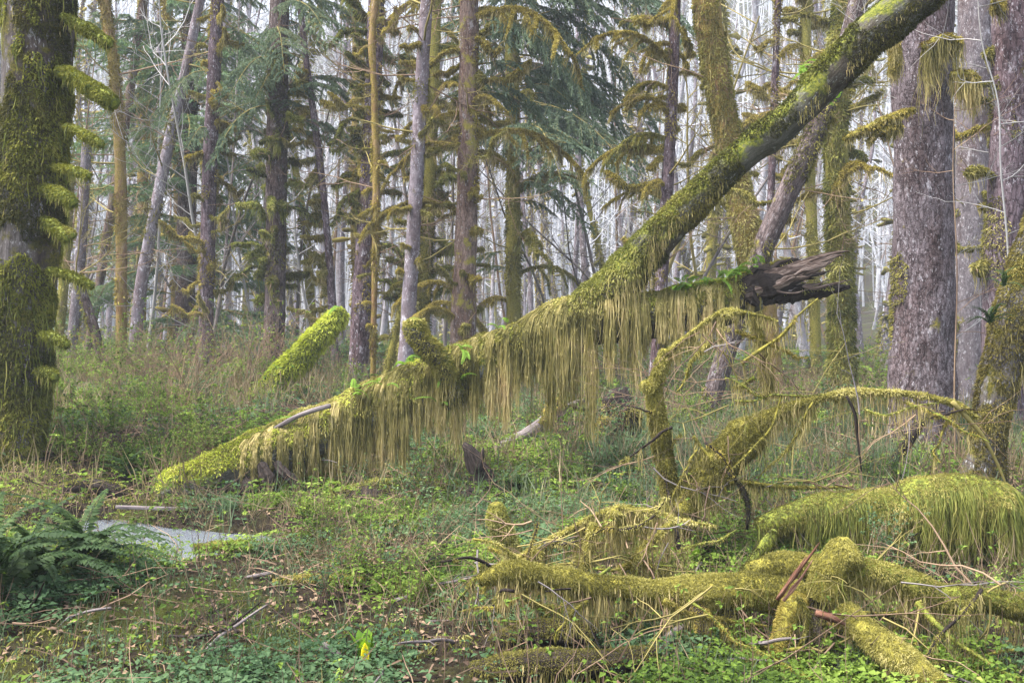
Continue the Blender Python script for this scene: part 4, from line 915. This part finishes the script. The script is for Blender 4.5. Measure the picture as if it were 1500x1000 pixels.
# mossy foreground log with its knob, arms and torn splinter
r, t, b = moss_log('mossy_log', 'low mossy log across the right foreground with a rounded upright knob', 'fallen log',
   [(700, 850, 8), (745, 838, 15), (820, 850, 17), (900, 862, 18), (985, 868, 21), (1050, 864, 24), (1120, 868, 25), (1180, 880, 22), (1215, 885, 16)], 5.05, 'core', 'moss', 3.0, 3.2, hang=(4200, .03, .24), lump=.42, freq=7)
add_part(r, b, 'knob', [(1208, 880, 27), (1218, 850, 31), (1228, 822, 31), (1236, 800, 23), (1240, 790, 12)], 'core', 4.95, 'moss', 3.0, hang=(500, .03, .14))
add_part(r, b, 'arm', [(1228, 846, 22), (1262, 836, 19), (1320, 852, 20), (1380, 872, 20), (1440, 878, 18), (1500, 888, 18), (1570, 905, 17)], 'core_g', 4.95, 'moss', 2.8, hang=(1500, .03, .2))
add_part(r, b, 'arm', [(1205, 872, 13, 5.05), (1232, 892, 16, 4.9), (1262, 918, 18, 4.7), (1300, 950, 20, 4.55), (1345, 984, 20, 4.42), (1385, 1014, 17, 4.35), (1420, 1040, 12, 4.3)], 'core', 4.5, 'moss', 3.0, hang=(600, .03, .14))
add_part(r, b, 'arm', [(1098, 840, 14), (1130, 832, 20), (1165, 828, 22), (1200, 832, 20)], 'core', 5.2, 'moss', 3.0)
add_part(r, b, 'arm', [(1172, 872, 14, 5.05), (1160, 892, 16, 4.9), (1148, 920, 15, 4.8), (1138, 948, 11, 4.75), (1128, 975, 5, 4.7)], 'core', 4.8, 'moss_ochre', 2.6, hang=(400, .04, .2))
add_part(r, b, 'arm', [(1085, 850, 8), (1110, 815, 9), (1128, 790, 9), (1134, 776, 5)], 'core_g', 5.3, 'moss_dark', 2.4)
add_part(r, b, 'arm', [(1018, 868, 12, 5.06), (1028, 905, 11, 4.95), (1030, 940, 8, 4.88), (1026, 970, 5, 4.85)], 'wood_dark', 4.9, 'moss_ochre', 1.4, hang=(300, .04, .2))
add_part(r, b, 'torn_splinter', [(1138, 878, 2.5), (1150, 862, 4), (1164, 842, 3.6), (1180, 822, 2.6), (1192, 806, 1.6), (1201, 793, .4)], 'wood_red', 4.76, segs=5, lump=.5, freq=26, fine=.4)
add_part(r, b, 'torn_splinter', [(1148, 880, 2.5), (1160, 864, 3), (1174, 846, 2.2), (1190, 820, .4)], 'wood_red', 4.72, segs=5, lump=.5, freq=26, fine=.4)
add_part(r, b, 'torn_splinter', [(1142, 872, 2), (1156, 852, 3), (1170, 832, 2), (1182, 812, .4)], 'wood_red', 4.71, segs=5, lump=.5, freq=26, fine=.4)
add_part(r, b, 'torn_splinter', [(1195, 898, 5), (1215, 903, 6), (1238, 914, 2)], 'wood_red', 4.7, segs=6, lump=.4, freq=20)
add_part(r, b, 'arm', [(1190, 874, 13, 5.0), (1197, 915, 11, 4.9), (1202, 955, 8, 4.82), (1206, 985, 4, 4.8)], 'wood_dark', 4.8, 'moss_dark', 1.6, hang=(300, .04, .2))
add_part(r, b, 'arm', [(1070, 868, 12, 5.06), (1068, 905, 11, 5.0), (1062, 945, 8, 4.95), (1058, 975, 5, 4.9)], 'wood_dark', 4.9, 'moss_dark', 1.6, hang=(400, .05, .25))
add_part(r, b, 'arm', [(1330, 868, 9), (1350, 905, 7), (1358, 940, 5)], 'wood_dark', 4.95, 'moss_dark', 1.4, hang=(300, .05, .25))
moss_log('leaning_stub', 'short mossy stub with a round head, standing left of the tasselled branch', 'fallen branch',
   [(772, 850, 11), (756, 812, 11), (742, 788, 13), (732, 765, 16), (727, 748, 15), (724, 737, 8)], 6.6, 'core', 'moss_green', 3.0, 3.2, hang=(500, .03, .14))
moss_log('mossy_hump', 'rounded bank of long shaggy moss over a buried log at the right', 'fallen log',
   [(1110, 775, 14), (1190, 752, 26), (1270, 752, 34), (1340, 750, 40), (1400, 742, 46), (1450, 746, 46), (1482, 772, 36), (1500, 800, 20)], 6.7, 'core_g', 'moss', 2.8, 4.2, hang=(22000, .12, .62), lump=.36, freq=4, hmat='hang_green', segs=24, droop=.7)
moss_log('mossy_log', 'dark mossy log lying along the bottom edge in the middle', 'fallen log', [(690, 988, 16), (760, 978, 21), (840, 974, 22), (910, 966, 20), (960, 958, 12)], 4.6, 'wood_dark', 'moss', 2.0, 3.2, hang=(900, .03, .15), lump=.3, keep=lambda p, n, s: n[:, 2] > -.1)
moss_log('mossy_log', 'short dark mossy log just above the bottom edge log', 'fallen log', [(720, 944, 10), (760, 930, 18), (820, 926, 18), (870, 930, 12)], 5.0, 'wood_dark', 'moss', 1.8, 3.2, hang=(500, .03, .12), lump=.3, keep=lambda p, n, s: n[:, 2] > -.05)
moss_log('dead_branch', 'brown barkless branch slanting up from the bottom edge in the middle', 'fallen branch', [(905, 1000, 9), (940, 970, 10), (975, 940, 9), (1000, 915, 6)], 5.0, 'wood_grey', cover=.3, lump=.25, keep=lambda p, n, s: fbm(p * 5, 2) > .6)
moss_log('dead_branch', 'grey weathered branch on the ground under the tasselled branch', 'fallen branch', [(780, 905, 6), (830, 908, 8), (880, 912, 7), (920, 920, 4)], 5.7, 'wood_grey', cover=.2, lump=.25)
moss_log('dead_branch', 'grey broken branch at the bottom edge left of the middle', 'fallen branch', [(470, 945, 7), (495, 962, 9), (520, 985, 10), (545, 1010, 9)], 4.9, 'wood_grey', cover=.2, lump=.25)
moss_log('dead_branch', 'dark dead bough leaning against the huge scaly spruce foot', 'fallen branch', [(1300, 690, 6), (1325, 655, 8), (1345, 625, 7), (1358, 605, 3)], 10.5, 'wood_dark', cover=.4, lump=.25)
moss_log('mossy_stick', 'yellowish mossy stem lying across the left foreground greenery', 'fallen branch', [(400, 852, 4), (450, 846, 6), (510, 848, 6), (560, 856, 5), (600, 870, 3)], 6.3, 'core', 'moss', 1.8, 3.2, lump=.25)
moss_log('mossy_stick', 'thin grey stick slanting across the left foreground greenery', 'fallen branch', [(260, 866, 2.5), (330, 852, 3), (400, 838, 3)], 6.4, 'wood_grey', cover=.3)
moss_log('mossy_stick', 'grey stick lying in the greenery right of the fallen maple butt', 'fallen branch', [(425, 738, 3), (455, 748, 4), (490, 758, 3)], 8.9, 'wood_grey', cover=.1)
moss_log('mossy_hummock', 'low yellow mossy ridge beside the stream water', 'moss hummock', [(285, 802, 5), (340, 800, 9), (390, 802, 8), (420, 808, 4)], 7.3, 'core', 'moss_green', 2.6, 3.2)

def tangle(root, d, boxes, n, mats=('twig', 'twig_green', 'twig', 'twig_green', 'twig_grey')):
    b = np.array(root.location)
    for k in range(n):
        x0, x1, y0, y1 = boxes[rng.integers(len(boxes))]; mb = MB(); a = P(rng.uniform(x0, x1), rng.uniform(y0, y1), d + rng.uniform(-.25, .25))
        twiggy(mb, a, [rng.normal(0, 1), rng.normal(0, .5), rng.normal(-.35, .6)], rng.uniform(.2, .75), rng.uniform(.003, .008), 1, .35, -.2, 4)
        if rng.random() < .5:
            q = np.concatenate(mb.v); q = q[rng.integers(len(q), size=12)]
            strands(mb, q, nrm(rng.normal(0, 1, q.shape) * [1, 1, .1]), np.full(12, .004), rng.uniform(.03, .12, 12), .005, 4, .06, 1)
        o = mb.build('twig', [M[mats[rng.integers(len(mats))]], M['hang_green']], root, origin=b); o.location = (0, 0, 0)
for rt in [o for o in C.objects if o.parent is None and o.name.startswith(('tasselled_branch', 'arching_branch'))]:
    if rt.name.startswith('tass'): tangle(rt, 5.6, [(740, 990, 740, 800), (690, 800, 800, 880), (850, 980, 780, 860)], 34)
    else: tangle(rt, 6.8, [(950, 1060, 640, 800), (1060, 1400, 580, 640), (990, 1110, 460, 520), (1000, 1240, 700, 720)], 46)
def mossy_sticks(root, d, boxes, n):
    b = np.array(root.location)
    for k in range(n):
        x0, x1, y0, y1 = boxes[rng.integers(len(boxes))]; a = P(rng.uniform(x0, x1), rng.uniform(y0, y1), d + rng.uniform(-.3, .3)); L = rng.uniform(.25, .75)
        q = wander(a, [rng.choice([-1, 1]) * rng.uniform(.3, 1), rng.normal(0, .4), rng.uniform(-.9, .35)], L, 7, .42, .25); r0 = rng.uniform(.007, .014)
        t = Tube(np.c_[q, np.linspace(r0, r0 * .35, 8)], .025, 7, .6, 16, seed=k); mb = MB(); t.put(mb, 0)
        mossfur(mb, t, d, 2.0, 1, keep=lambda p, n, s: (fbm(p * 6 + k, 2) > .43) * 1.)
        p, nn, r, s = t.sample(int(L * 260), lambda p, n, s: (n[:, 2] < .3) * (fbm(p * 7 + k, 2) > .5)); strands(mb, p, nn, r, rng.uniform(.03, .2, len(p)), .005, 5, .06, 2)
        o = mb.build('branch', [M[('core', 'wood_dark', 'core_g')[k % 3]], M[('moss', 'moss_brown', 'moss_ochre', 'moss')[k % 4]], M['hang']], root, origin=b); o.location = (0, 0, 0)
for rt in [o for o in C.objects if o.parent is None and o.name.startswith(('tasselled_branch', 'arching_branch'))]:
    if rt.name.startswith('tass'): mossy_sticks(rt, 5.6, [(700, 990, 750, 850), (690, 800, 800, 880), (850, 980, 770, 860)], 26)
    else: mossy_sticks(rt, 6.8, [(950, 1050, 600, 790), (1060, 1420, 575, 620), (1000, 1110, 460, 560), (1000, 1240, 690, 730)], 26)
mossy_sticks(bpy.data.objects['mossy_log'], 4.9, [(980, 1240, 860, 920), (1240, 1500, 860, 900), (720, 980, 850, 890), (1150, 1350, 890, 960)], 28)
tangle(bpy.data.objects['mossy_log'], 4.9, [(980, 1240, 850, 900), (1240, 1500, 850, 890), (720, 980, 850, 880), (1150, 1350, 890, 960)], 44)

# ------------------------------------------------------------------ ferns, skunk cabbage, saplings
def fern(label, px, py, d, n, s, group=None, z=None):
    p = P(px, py, d); z = float(ground_z(p[0], p[1])) if z is None else z
    root = thing('sword_fern', label, 'fern', (p[0], p[1], z), group)
    for k in range(n):
        a = 2 * PI * k / n + rng.normal(0, .25)
        link('frond', FR['sword'][rng.integers(4)], root, (0, 0, .03), (rng.normal(0, .15), -rng.choice([rng.uniform(.1, .6), rng.uniform(.6, 1.15)]), a), s * rng.uniform(.75, 1.15))
fern('large blue green sword fern in front of the massive edge trunk', 55, 830, 5.9, 20, 1.0)
fern('sword fern with arching fronds nearest the stream', 120, 810, 6.3, 20, 1.0)
fern('sword fern cut by the left edge of the picture', -10, 840, 5.5, 20, 1.1)
fern('dim sword fern at the foot of the bank log', 150, 750, 8.6, 12, .8)
fern('small fern on the bank above the stream', 190, 690, 9.9, 10, .6)
fern('small sword fern under the arching branch', 1010, 800, 7.4, 10, .6)
fern('sword fern beside the charred stump', 755, 720, 9.2, 12, .55)
fern('fern growing against the edge maple', 1450, 480, 8.9, 10, .38, z=float(P(0, 480, 8.9)[2]))
fern('fern sprouting high on the edge maple', 1470, 430, 9.0, 8, .34, z=float(P(0, 425, 8.9)[2]))

def cabbage(label, px, py, d, n, h, spathe=False):
    p = P(px, py, d); z = float(ground_z(p[0], p[1])); root = thing('skunk_cabbage', label, 'plant', (p[0], p[1], z))
    for k in range(n):
        a = 2 * PI * k / n + rng.normal(0, .3); mb = MB(); t = np.linspace(0, 1, 8); l = h * rng.uniform(.75, 1.1); lean = rng.uniform(.08, .35)
        c = np.stack([t * lean * l + lean * .5 * l * t ** 3, 0 * t, l * t - .1 * l * t ** 3], -1); w = .20 * l * np.sin(np.clip(t * .93 + .07, 0, 1) * PI) ** .8
        V = np.stack([c + np.stack([.2 * w, w, 0 * w], -1), c + np.stack([-.05 * w, 0 * w, 0 * w], -1), c + np.stack([.2 * w, -w, 0 * w], -1)], 1)
        i = (np.arange(7) * 3)[:, None]; mb.add(V, np.concatenate([i + [[0, 1, 4, 3]], i + [[1, 2, 5, 4]]]), None, 0, rng.random())
        o = mb.build('leaf', M['cabbage'], root); o.rotation_euler = (0, 0, a)
    if spathe:
        mb = MB(); t = np.linspace(0, 1, 7); th = np.linspace(-2.2, 2.2, 9); rr = .02 * np.sin(t * .9 * PI + .3) ** .7
        V = np.stack([np.cos(th)[None] * rr[:, None] * 1.0, np.sin(th)[None] * rr[:, None], np.broadcast_to((t * .11)[:, None], (7, 9))], -1); i = np.arange(6)[:, None] * 9; j = np.arange(8)[None]
        mb.add(V, np.stack([i + j, i + j + 1, i + 9 + j + 1, i + 9 + j], -1).reshape(-1, 4)); o = mb.build('spathe', M['spathe'], root); o.location = (.01, -.07, .02); o.rotation_euler = (0, 0, PI * .5)
cabbage('skunk cabbage with a yellow flower hood at the bottom edge', 535, 1006, 4.8, 5, .19, True)
cabbage('small skunk cabbage under the low arm of the mossy log', 1385, 940, 5.4, 5, .12)
cabbage('tiny skunk cabbage at the right edge below the mossy arm', 1475, 930, 5.5, 4, .09)
cabbage('broad fresh skunk cabbage leaves by the tasselled branch', 1015, 850, 6.6, 4, .2)

def shrub_meshes(h, n, leafd, mat, tw, seed):
    ms, ml = MB(), MB(); ends = []
    for k in range(n):
        a = rng.uniform(0, 2 * PI); twiggy(ms, [rng.normal(0, .1), rng.normal(0, .1), -.05], [math.cos(a) * .45, math.sin(a) * .45, 1.2], h * rng.uniform(.6, 1.1), .006, 1, .22, .15, 4, 0, ends)
    pts = np.concatenate([e[1:] for e in ends]); k = int(len(pts) * leafd); q = pts[rng.integers(len(pts), size=k)] + rng.normal(0, .02, (k, 3))
    q = np.repeat(q, 3, 0); d = rng.normal(0, 1, (len(q), 3)) * [1, 1, .45]; up = rng.normal(0, .35, (len(q), 3)) + [0, 0, 1]
    leaves(ml, q, d, up, rng.uniform(.028, .055, len(q)), rng.uniform(.02, .034, len(q)))
    return ms.mesh('stems', M[tw]), ml.mesh('foliage', M[mat])
SH = [shrub_meshes(h, n, ld, mt, tw, i) for i, (h, n, ld, mt, tw) in enumerate([(.6, 12, 1.3, 'leaf', 'twig'), (.9, 14, .8, 'leaf', 'twig'), (1.1, 12, .35, 'leaf', 'twig'), (.5, 14, 1.7, 'leaf', 'twig_green'), (.75, 14, 1.0, 'leaf_blue', 'twig'), (1.3, 16, .18, 'leaf', 'twig')])]
SLAB = ['low leafy bush in the green undergrowth', 'knee high bush with brown stems in the undergrowth', 'twiggy thin leaved bush in the undergrowth', 'dense bright green bush in the undergrowth', 'bluish green bush in the undergrowth', 'tall tan bare twigged bush in the thicket']
def shrub(k, x, y, s):
    root = thing('shrub', SLAB[k], 'shrub', (x, y, float(ground_z(x, y))), 'undergrowth bushes, ' + ['low', 'knee high', 'twiggy', 'dense', 'bluish', 'tall tan'][k])
    root.rotation_euler = (0, 0, rng.uniform(0, 2 * PI)); root.scale = (s, s, s * rng.uniform(.85, 1.15))
    link('stems', SH[k][0], root); link('foliage', SH[k][1], root)
def shrubs():
    for i in range(70):                    # left bank and thicket
        d = rng.uniform(10.2, 21); px = rng.uniform(50, 520); x = (px - 750) / FPX * d
        if 300 < px < 520 and d < 16.5: continue
        k = int(rng.choice(6, p=[.16, .18, .20, .22, .08, .16])) if d > 13 else int(rng.choice([0, 1, 3, 3, 2]))
        shrub(k, x, d, rng.uniform(.7, 1.15))
    for i in range(16):                    # green bank behind the stream
        d = rng.uniform(9.6, 11.6); px = rng.uniform(90, 330); shrub(int(rng.choice([3, 3, 0, 1])), (px - 750) / FPX * d, d, rng.uniform(.4, .75))
    for i in range(80):                    # middle and right background
        d = rng.uniform(11.5, 26); px = rng.uniform(640, 1520); x = (px - 750) / FPX * d
        shrub(int(rng.choice(6, p=[.17, .18, .14, .14, .27, .10])), x, d, rng.uniform(.6, 1.0))
    for i in range(46):                    # foreground
        d = rng.uniform(5.4, 10.5); x = rng.uniform(-.5, .5) * d
        if stream_dist(np.array(x), np.array(d)) < .9: continue
        if d < 8.3 and 100 < 750 + x / d * FPX < 420: continue
        shrub(int(rng.choice([0, 0, 3, 4, 2])), x, d, rng.uniform(.35, .65))
shrubs()

def sapling(label, pts, d, tw, kids, r):
    w = pix_path([(a, b, 1, d) for a, b in pts])[:, :3]; root = thing('sapling', label, 'sapling', w[0]); mb = MB()
    q = resample(np.c_[w, np.full(len(w), r)], .1)[:, :3]; thin(mb, q, r, r * .3, 5, 0, .6); o = mb.build('stem', M[tw], root, origin=w[0]); o.location = (0, 0, 0)
    for k in range(kids):
        i = rng.integers(int(len(q) * .25), len(q)); m2 = MB(); twiggy(m2, q[i], [rng.choice([-1, 1]) * 1., rng.normal(0, .5), rng.uniform(-.1, .7)], rng.uniform(.4, 1.1), r * .45, 1, .3, .1, 4)
        o = m2.build('twig', M[tw], root, origin=w[0]); o.location = (0, 0, 0)
sapling('pale forked bare sapling in front of the grey trunks at right', [(1475, 640), (1478, 480), (1476, 360), (1466, 250), (1462, 150), (1438, 60), (1430, -40)], 9.6, 'twig_pale', 12, .014)
sapling('bare brown sapling crossing the huge scaly spruce', [(1400, 700), (1398, 560), (1402, 400), (1396, 250), (1400, 120)], 10.8, 'twig', 8, .010)
sapling('dark thin sapling rising through the mossy hump', [(1262, 800), (1262, 700), (1258, 620), (1264, 560)], 7.2, 'twig', 5, .007)
sapling('slim bare stem rising among the greenery below the maple butt', [(828, 905), (826, 800), (822, 720), (826, 650)], 6.4, 'twig', 4, .005)
sapling('tangled twiggy sapling beneath the broken log end', [(1060, 720), (1030, 640), (1000, 580), (1020, 560), (1060, 600)], 8.4, 'twig', 14, .008)
sapling('thin mossy sapling left of the arching branch tip', [(1160, 740), (1165, 640), (1200, 560), (1240, 500)], 9.4, 'twig_green', 10, .010)

# ------------------------------------------------------------------ ground cover
def scatter(n, d0, d1, pw=1.0, half=.68, dens=None):
    d = np.sqrt(d0 ** 2 + (d1 ** 2 - d0 ** 2) * rng.random(n) ** pw); x = rng.uniform(-1, 1, n) * (half * d + .8)
    k = stream_dist(x, d) > .16 + .42 * rng.random(n)
    if dens is not None: k &= rng.random(n) < dens(x, d)
    x, d = x[k], d[k]; return np.stack([x, d, ground_z(x, d)], -1)

def ground_cover():
    mb = MB()
    for (n, d0, d1, s, hh) in ((118000, 3.6, 9, .025, .14), (86000, 9, 18, .038, .22), (46000, 18, 42, .075, .4)):
        c = scatter(n, d0, d1, dens=lambda x, y: np.clip((fbm(np.stack([x, y, x * 0], -1) * (1.1 if d0 < 10 else .5) + 4, 3) - .42) * 5.5, .05, 1))
        k = len(c); h = hh * rng.random(k) ** 1.3
        c[:, 2] += h; tilt = rng.normal(0, .35, (k, 3)) + [0, 0, 1]; a = rng.uniform(0, 2 * PI, k); r = np.clip(rng.normal(.5, .22, k), 0, 1); sz = s * np.clip(np.exp(rng.normal(-.08, .42, k)), .4, 2.4)
        mi = (fbm(c * .7 + 20, 2) > .53)
        for j in range(3):
            aa = a + j * 2.1 + rng.normal(0, .3, k); d = np.stack([np.cos(aa), np.sin(aa), rng.normal(0, .3, k)], -1)
            for m_ in (0, 1):
                q = mi == bool(m_); leaves(mb, c[q] + d[q] * .004, d[q], tilt[q], sz[q], sz[q] * .72, m_, r[q])
    tag(mb.build('ground_cover', [M['leaf'], M['leaf_blue']], smooth=False), 'carpet of small green leaves over the forest floor', 'ground cover', kind='stuff')
ground_cover()

def stems():
    """thin upright shoots with sparse leaves, and dead stalks"""
    mb = MB()
    for (n, d0, d1, h, r) in ((2600, 4.0, 9.5, .36, .0032), (1900, 9.5, 22, .60, .0055)):
        c = scatter(n, d0, d1, dens=lambda x, y: np.clip((fbm(np.stack([x, y, x * 0], -1) * .8 + 40, 2) - .3) * 3, .15, 1))
        for p in c:
            l = h * rng.uniform(.4, 1.3); q = wander(p - [0, 0, .03], [rng.normal(0, .22), rng.normal(0, .22), 1], l, 5, .16); rn = rng.random(); thin(mb, q, r, r * .4, 3, 0, rn)
            if rng.random() < .6:
                k = rng.integers(2, 5); f = rng.integers(2, 6, k); b = np.repeat(q[f], 3, 0); leaves(mb, b, rng.normal(0, 1, (len(b), 3)) * [1, 1, .4], rng.normal(0, .3, (len(b), 3)) + [0, 0, 1], r * 9 * rng.uniform(.6, 1.4, len(b)), r * 6, 1)
            if rng.random() < .35: thin(mb, wander(q[3], [rng.normal(), rng.normal(), .6], l * .4, 3, .3), r * .6, r * .3, 3, 0, rn)
    tag(mb.build('undergrowth', [M['twig'], M['leaf']], smooth=False), 'thin brown shoots and stalks standing in the greenery', 'undergrowth', kind='stuff')
stems()

def litter():
    mb = MB()
    c = scatter(2600, 3.8, 14)
    for p in c:
        a = rng.uniform(0, 2 * PI); thin(mb, wander(p + [0, 0, rng.uniform(.0, .10)], [math.cos(a), math.sin(a), rng.normal(0, .25)], rng.uniform(.12, .75), 4, .35), rng.uniform(.002, .006), .0015, 3, 0, rng.random())
    p = scatter(14000, 3.6, 12); k = len(p); p[:, 2] += .012; a = rng.uniform(0, 2 * PI, k)
    leaves(mb, p, np.stack([np.cos(a), np.sin(a), rng.normal(0, .2, k)], -1), rng.normal(0, .4, (k, 3)) + [0, 0, 1], rng.uniform(.02, .06, k), rng.uniform(.015, .035, k), 1)
    tag(mb.build('litter', [M['twig'], M['twig']], smooth=False), 'fallen twigs and dead brown leaves on the forest floor', 'litter', kind='stuff')
litter()

def loose_sticks():
    kinds = [('wood_grey', 'grey bare stick lying among the leaves of the forest floor', 'grey'), ('wood_dark', 'dark wet stick lying among the leaves of the forest floor', 'dark'), ('core', 'mossy stick lying among the leaves of the forest floor', 'mossy')]
    lib = []
    for m_, lab, g in kinds:
        for k in range(3):
            mb = MB(); L = rng.uniform(.5, 1.3); q = wander([-L / 2, 0, 0], [1, 0, 0.05], L, 6, .22); t = Tube(np.c_[q, np.linspace(.022, .008, 7) * rng.uniform(.6, 1.3)], .04, 7, .3, 12, seed=k); t.put(mb, 0)
            for f in (2, 4): thin(mb, wander(q[f], [.5, rng.choice([-1, 1]), .25], L * .3, 3, .3), .007, .002, 4, 0)
            if g == 'mossy': mossfur(mb, t, 5.5, 1.6, 1)
            lib.append((mb.mesh('fallen_branch', [M[m_], M['moss']]), lab, g))
    for i in range(64):
        d = rng.uniform(4.1, 9.5); x = rng.uniform(-.5, .52) * d
        if stream_dist(np.array(x), np.array(d)) < .6: continue
        me, lab, g = lib[rng.choice(len(lib), p=[.1, .1, .1, .15, .15, .15, .09, .08, .08])]
        o = link('fallen_branch', me, None, (x, d, float(ground_z(x, d)) + rng.uniform(.02, .07)), (rng.normal(0, .1), rng.normal(0, .16), rng.uniform(0, 2 * PI)), rng.uniform(.25, .62)); tag(o, lab, 'branch', 'loose sticks on the forest floor, ' + g)
loose_sticks()

def grass():
    mb = MB()
    c = scatter(8500, 8.5, 20, dens=lambda x, y: np.clip((fbm(np.stack([x, y, x * 0], -1) * .6 + 70, 2) - .40) * 6, 0.03, 1) * np.clip(.35 + x * .3, .08, 1))
    k = len(c); rep = 7; c = np.repeat(c, rep, 0) + rng.normal(0, .05, (k * rep, 3)) * [1, 1, 0]
    blades(mb, c, np.tile([0, 0, 1.], (len(c), 1)), .36, .010, .05, .32, 0)
    c = scatter(2600, 3.8, 9, dens=lambda x, y: np.clip((fbm(np.stack([x, y, x * 0], -1) * 1.0 + 90, 2) - .45) * 6, 0.02, 1))
    k = len(c); c = np.repeat(c, 5, 0) + rng.normal(0, .03, (k * 5, 3)) * [1, 1, 0]
    blades(mb, c, np.tile([0, 0, 1.], (len(c), 1)), .15, .005, .1, .35, 0)
    c = scatter(3600, 9, 24, dens=lambda x, y: np.clip((fbm(np.stack([x, y, x * 0], -1) * .45 + 110, 2) - .36) * 5, 0.05, 1))
    k = len(c); c = np.repeat(c, 6, 0) + rng.normal(0, .06, (k * 6, 3)) * [1, 1, 0]
    blades(mb, c, np.tile([0, 0, 1.], (len(c), 1)), .50, .011, .08, .40, 1)
    c = scatter(2600, 3.8, 9, dens=lambda x, y: np.clip((fbm(np.stack([x, y, x * 0], -1) * .9 + 130, 2) - .40) * 5, 0.03, 1))
    k = len(c); c = np.repeat(c, 5, 0) + rng.normal(0, .04, (k * 5, 3)) * [1, 1, 0]
    blades(mb, c, np.tile([0, 0, 1.], (len(c), 1)), .26, .005, .15, .5, 1)
    tag(mb.build('grass', [M['grass'], M['grass_tan']], smooth=False), 'pale bluish sedge growing between the logs', 'grass', kind='stuff')
grass()

def floor_moss():
    mb = MB()
    c = scatter(150000, 3.6, 12, dens=lambda x, y: np.clip((fbm(np.stack([x, y, x * 0], -1) * 1.4 + 55, 3) - .47) * 7, 0, 1))
    blades(mb, c, np.tile([0, 0, 1.], (len(c), 1)), .03, .007, .1, .8, 0)
    tag(mb.build('ground_moss', M['moss_green'], smooth=False), 'patches of yellow green moss on the forest floor', 'moss', kind='stuff')
floor_moss()

# ------------------------------------------------------------------ air
def haze():
    x0, x1, y0, y1, z0, z1 = -330, 330, -12, 430, -1.6, 125
    V = [(x, y, z) for z in (z0, z1) for y in (y0, y1) for x in (x0, x1)]
    o = MB().add(V, [(0, 2, 3, 1), (4, 5, 7, 6), (0, 1, 5, 4), (2, 6, 7, 3), (0, 4, 6, 2), (1, 3, 7, 5)]).build('haze', [], smooth=False)
    m, nt, out = newmat('damp_air'); v = nd(nt, 'ShaderNodeVolumePrincipled'); v.inputs['Color'].default_value = (0.86, 0.93, 1.0, 1); v.inputs['Density'].default_value = HAZE
    nt.links.new(v.outputs[0], out.inputs['Volume']); o.data.materials.append(m); tag(o, kind='stuff')
HAZE = 0.0011
haze()

# ------------------------------------------------------------------ light and camera
W = bpy.data.worlds.new('World'); S.world = W; W.use_nodes = True
nt = W.node_tree; bg = nt.nodes['Background']
sky = nt.nodes.new('ShaderNodeTexSky'); sky.sky_type = 'NISHITA'; sky.sun_disc = False
EL, AZ = math.radians(64), math.radians(-106)      # azimuth from +Y, towards -X (high on the left)
sky.sun_elevation = EL; sky.sun_rotation = AZ; sky.dust_density = 3.0; sky.air_density = 1.0; sky.ozone_density = 1.0
hs = nt.nodes.new('ShaderNodeHueSaturation'); hs.inputs['Saturation'].default_value = 0.6
nt.links.new(sky.outputs[0], hs.inputs['Color']); nt.links.new(hs.outputs[0], bg.inputs['Color']); bg.inputs['Strength'].default_value = 0.075
sl = bpy.data.lights.new('sun', 'SUN'); sl.energy = 1.5; sl.angle = math.radians(24); sl.color = (1, .98, .95)
so = bpy.data.objects.new('sun', sl); C.objects.link(so)
sd = Vector((math.sin(AZ) * math.cos(EL), math.cos(AZ) * math.cos(EL), math.sin(EL)))
so.rotation_euler = sd.to_track_quat('Z', 'Y').to_euler()

cd = bpy.data.cameras.new('camera'); cam = bpy.data.objects.new('camera', cd); C.objects.link(cam); S.camera = cam
cd.sensor_width = 36; cd.lens = FPX / 1500 * 36; cd.clip_end = 2000; cd.clip_start = .05
cam.location = CAM; cam.rotation_euler = (PI / 2 - PITCH, 0, 0)
S.view_settings.view_transform = 'Standard'; S.view_settings.look = 'None'; S.view_settings.exposure = 3.18; S.view_settings.gamma = 1
S.cycles.use_denoising = True
S.cycles.max_bounces = 5; S.cycles.diffuse_bounces = 2; S.cycles.transmission_bounces = 3; S.cycles.glossy_bounces = 2
S.cycles.volume_bounces = 0
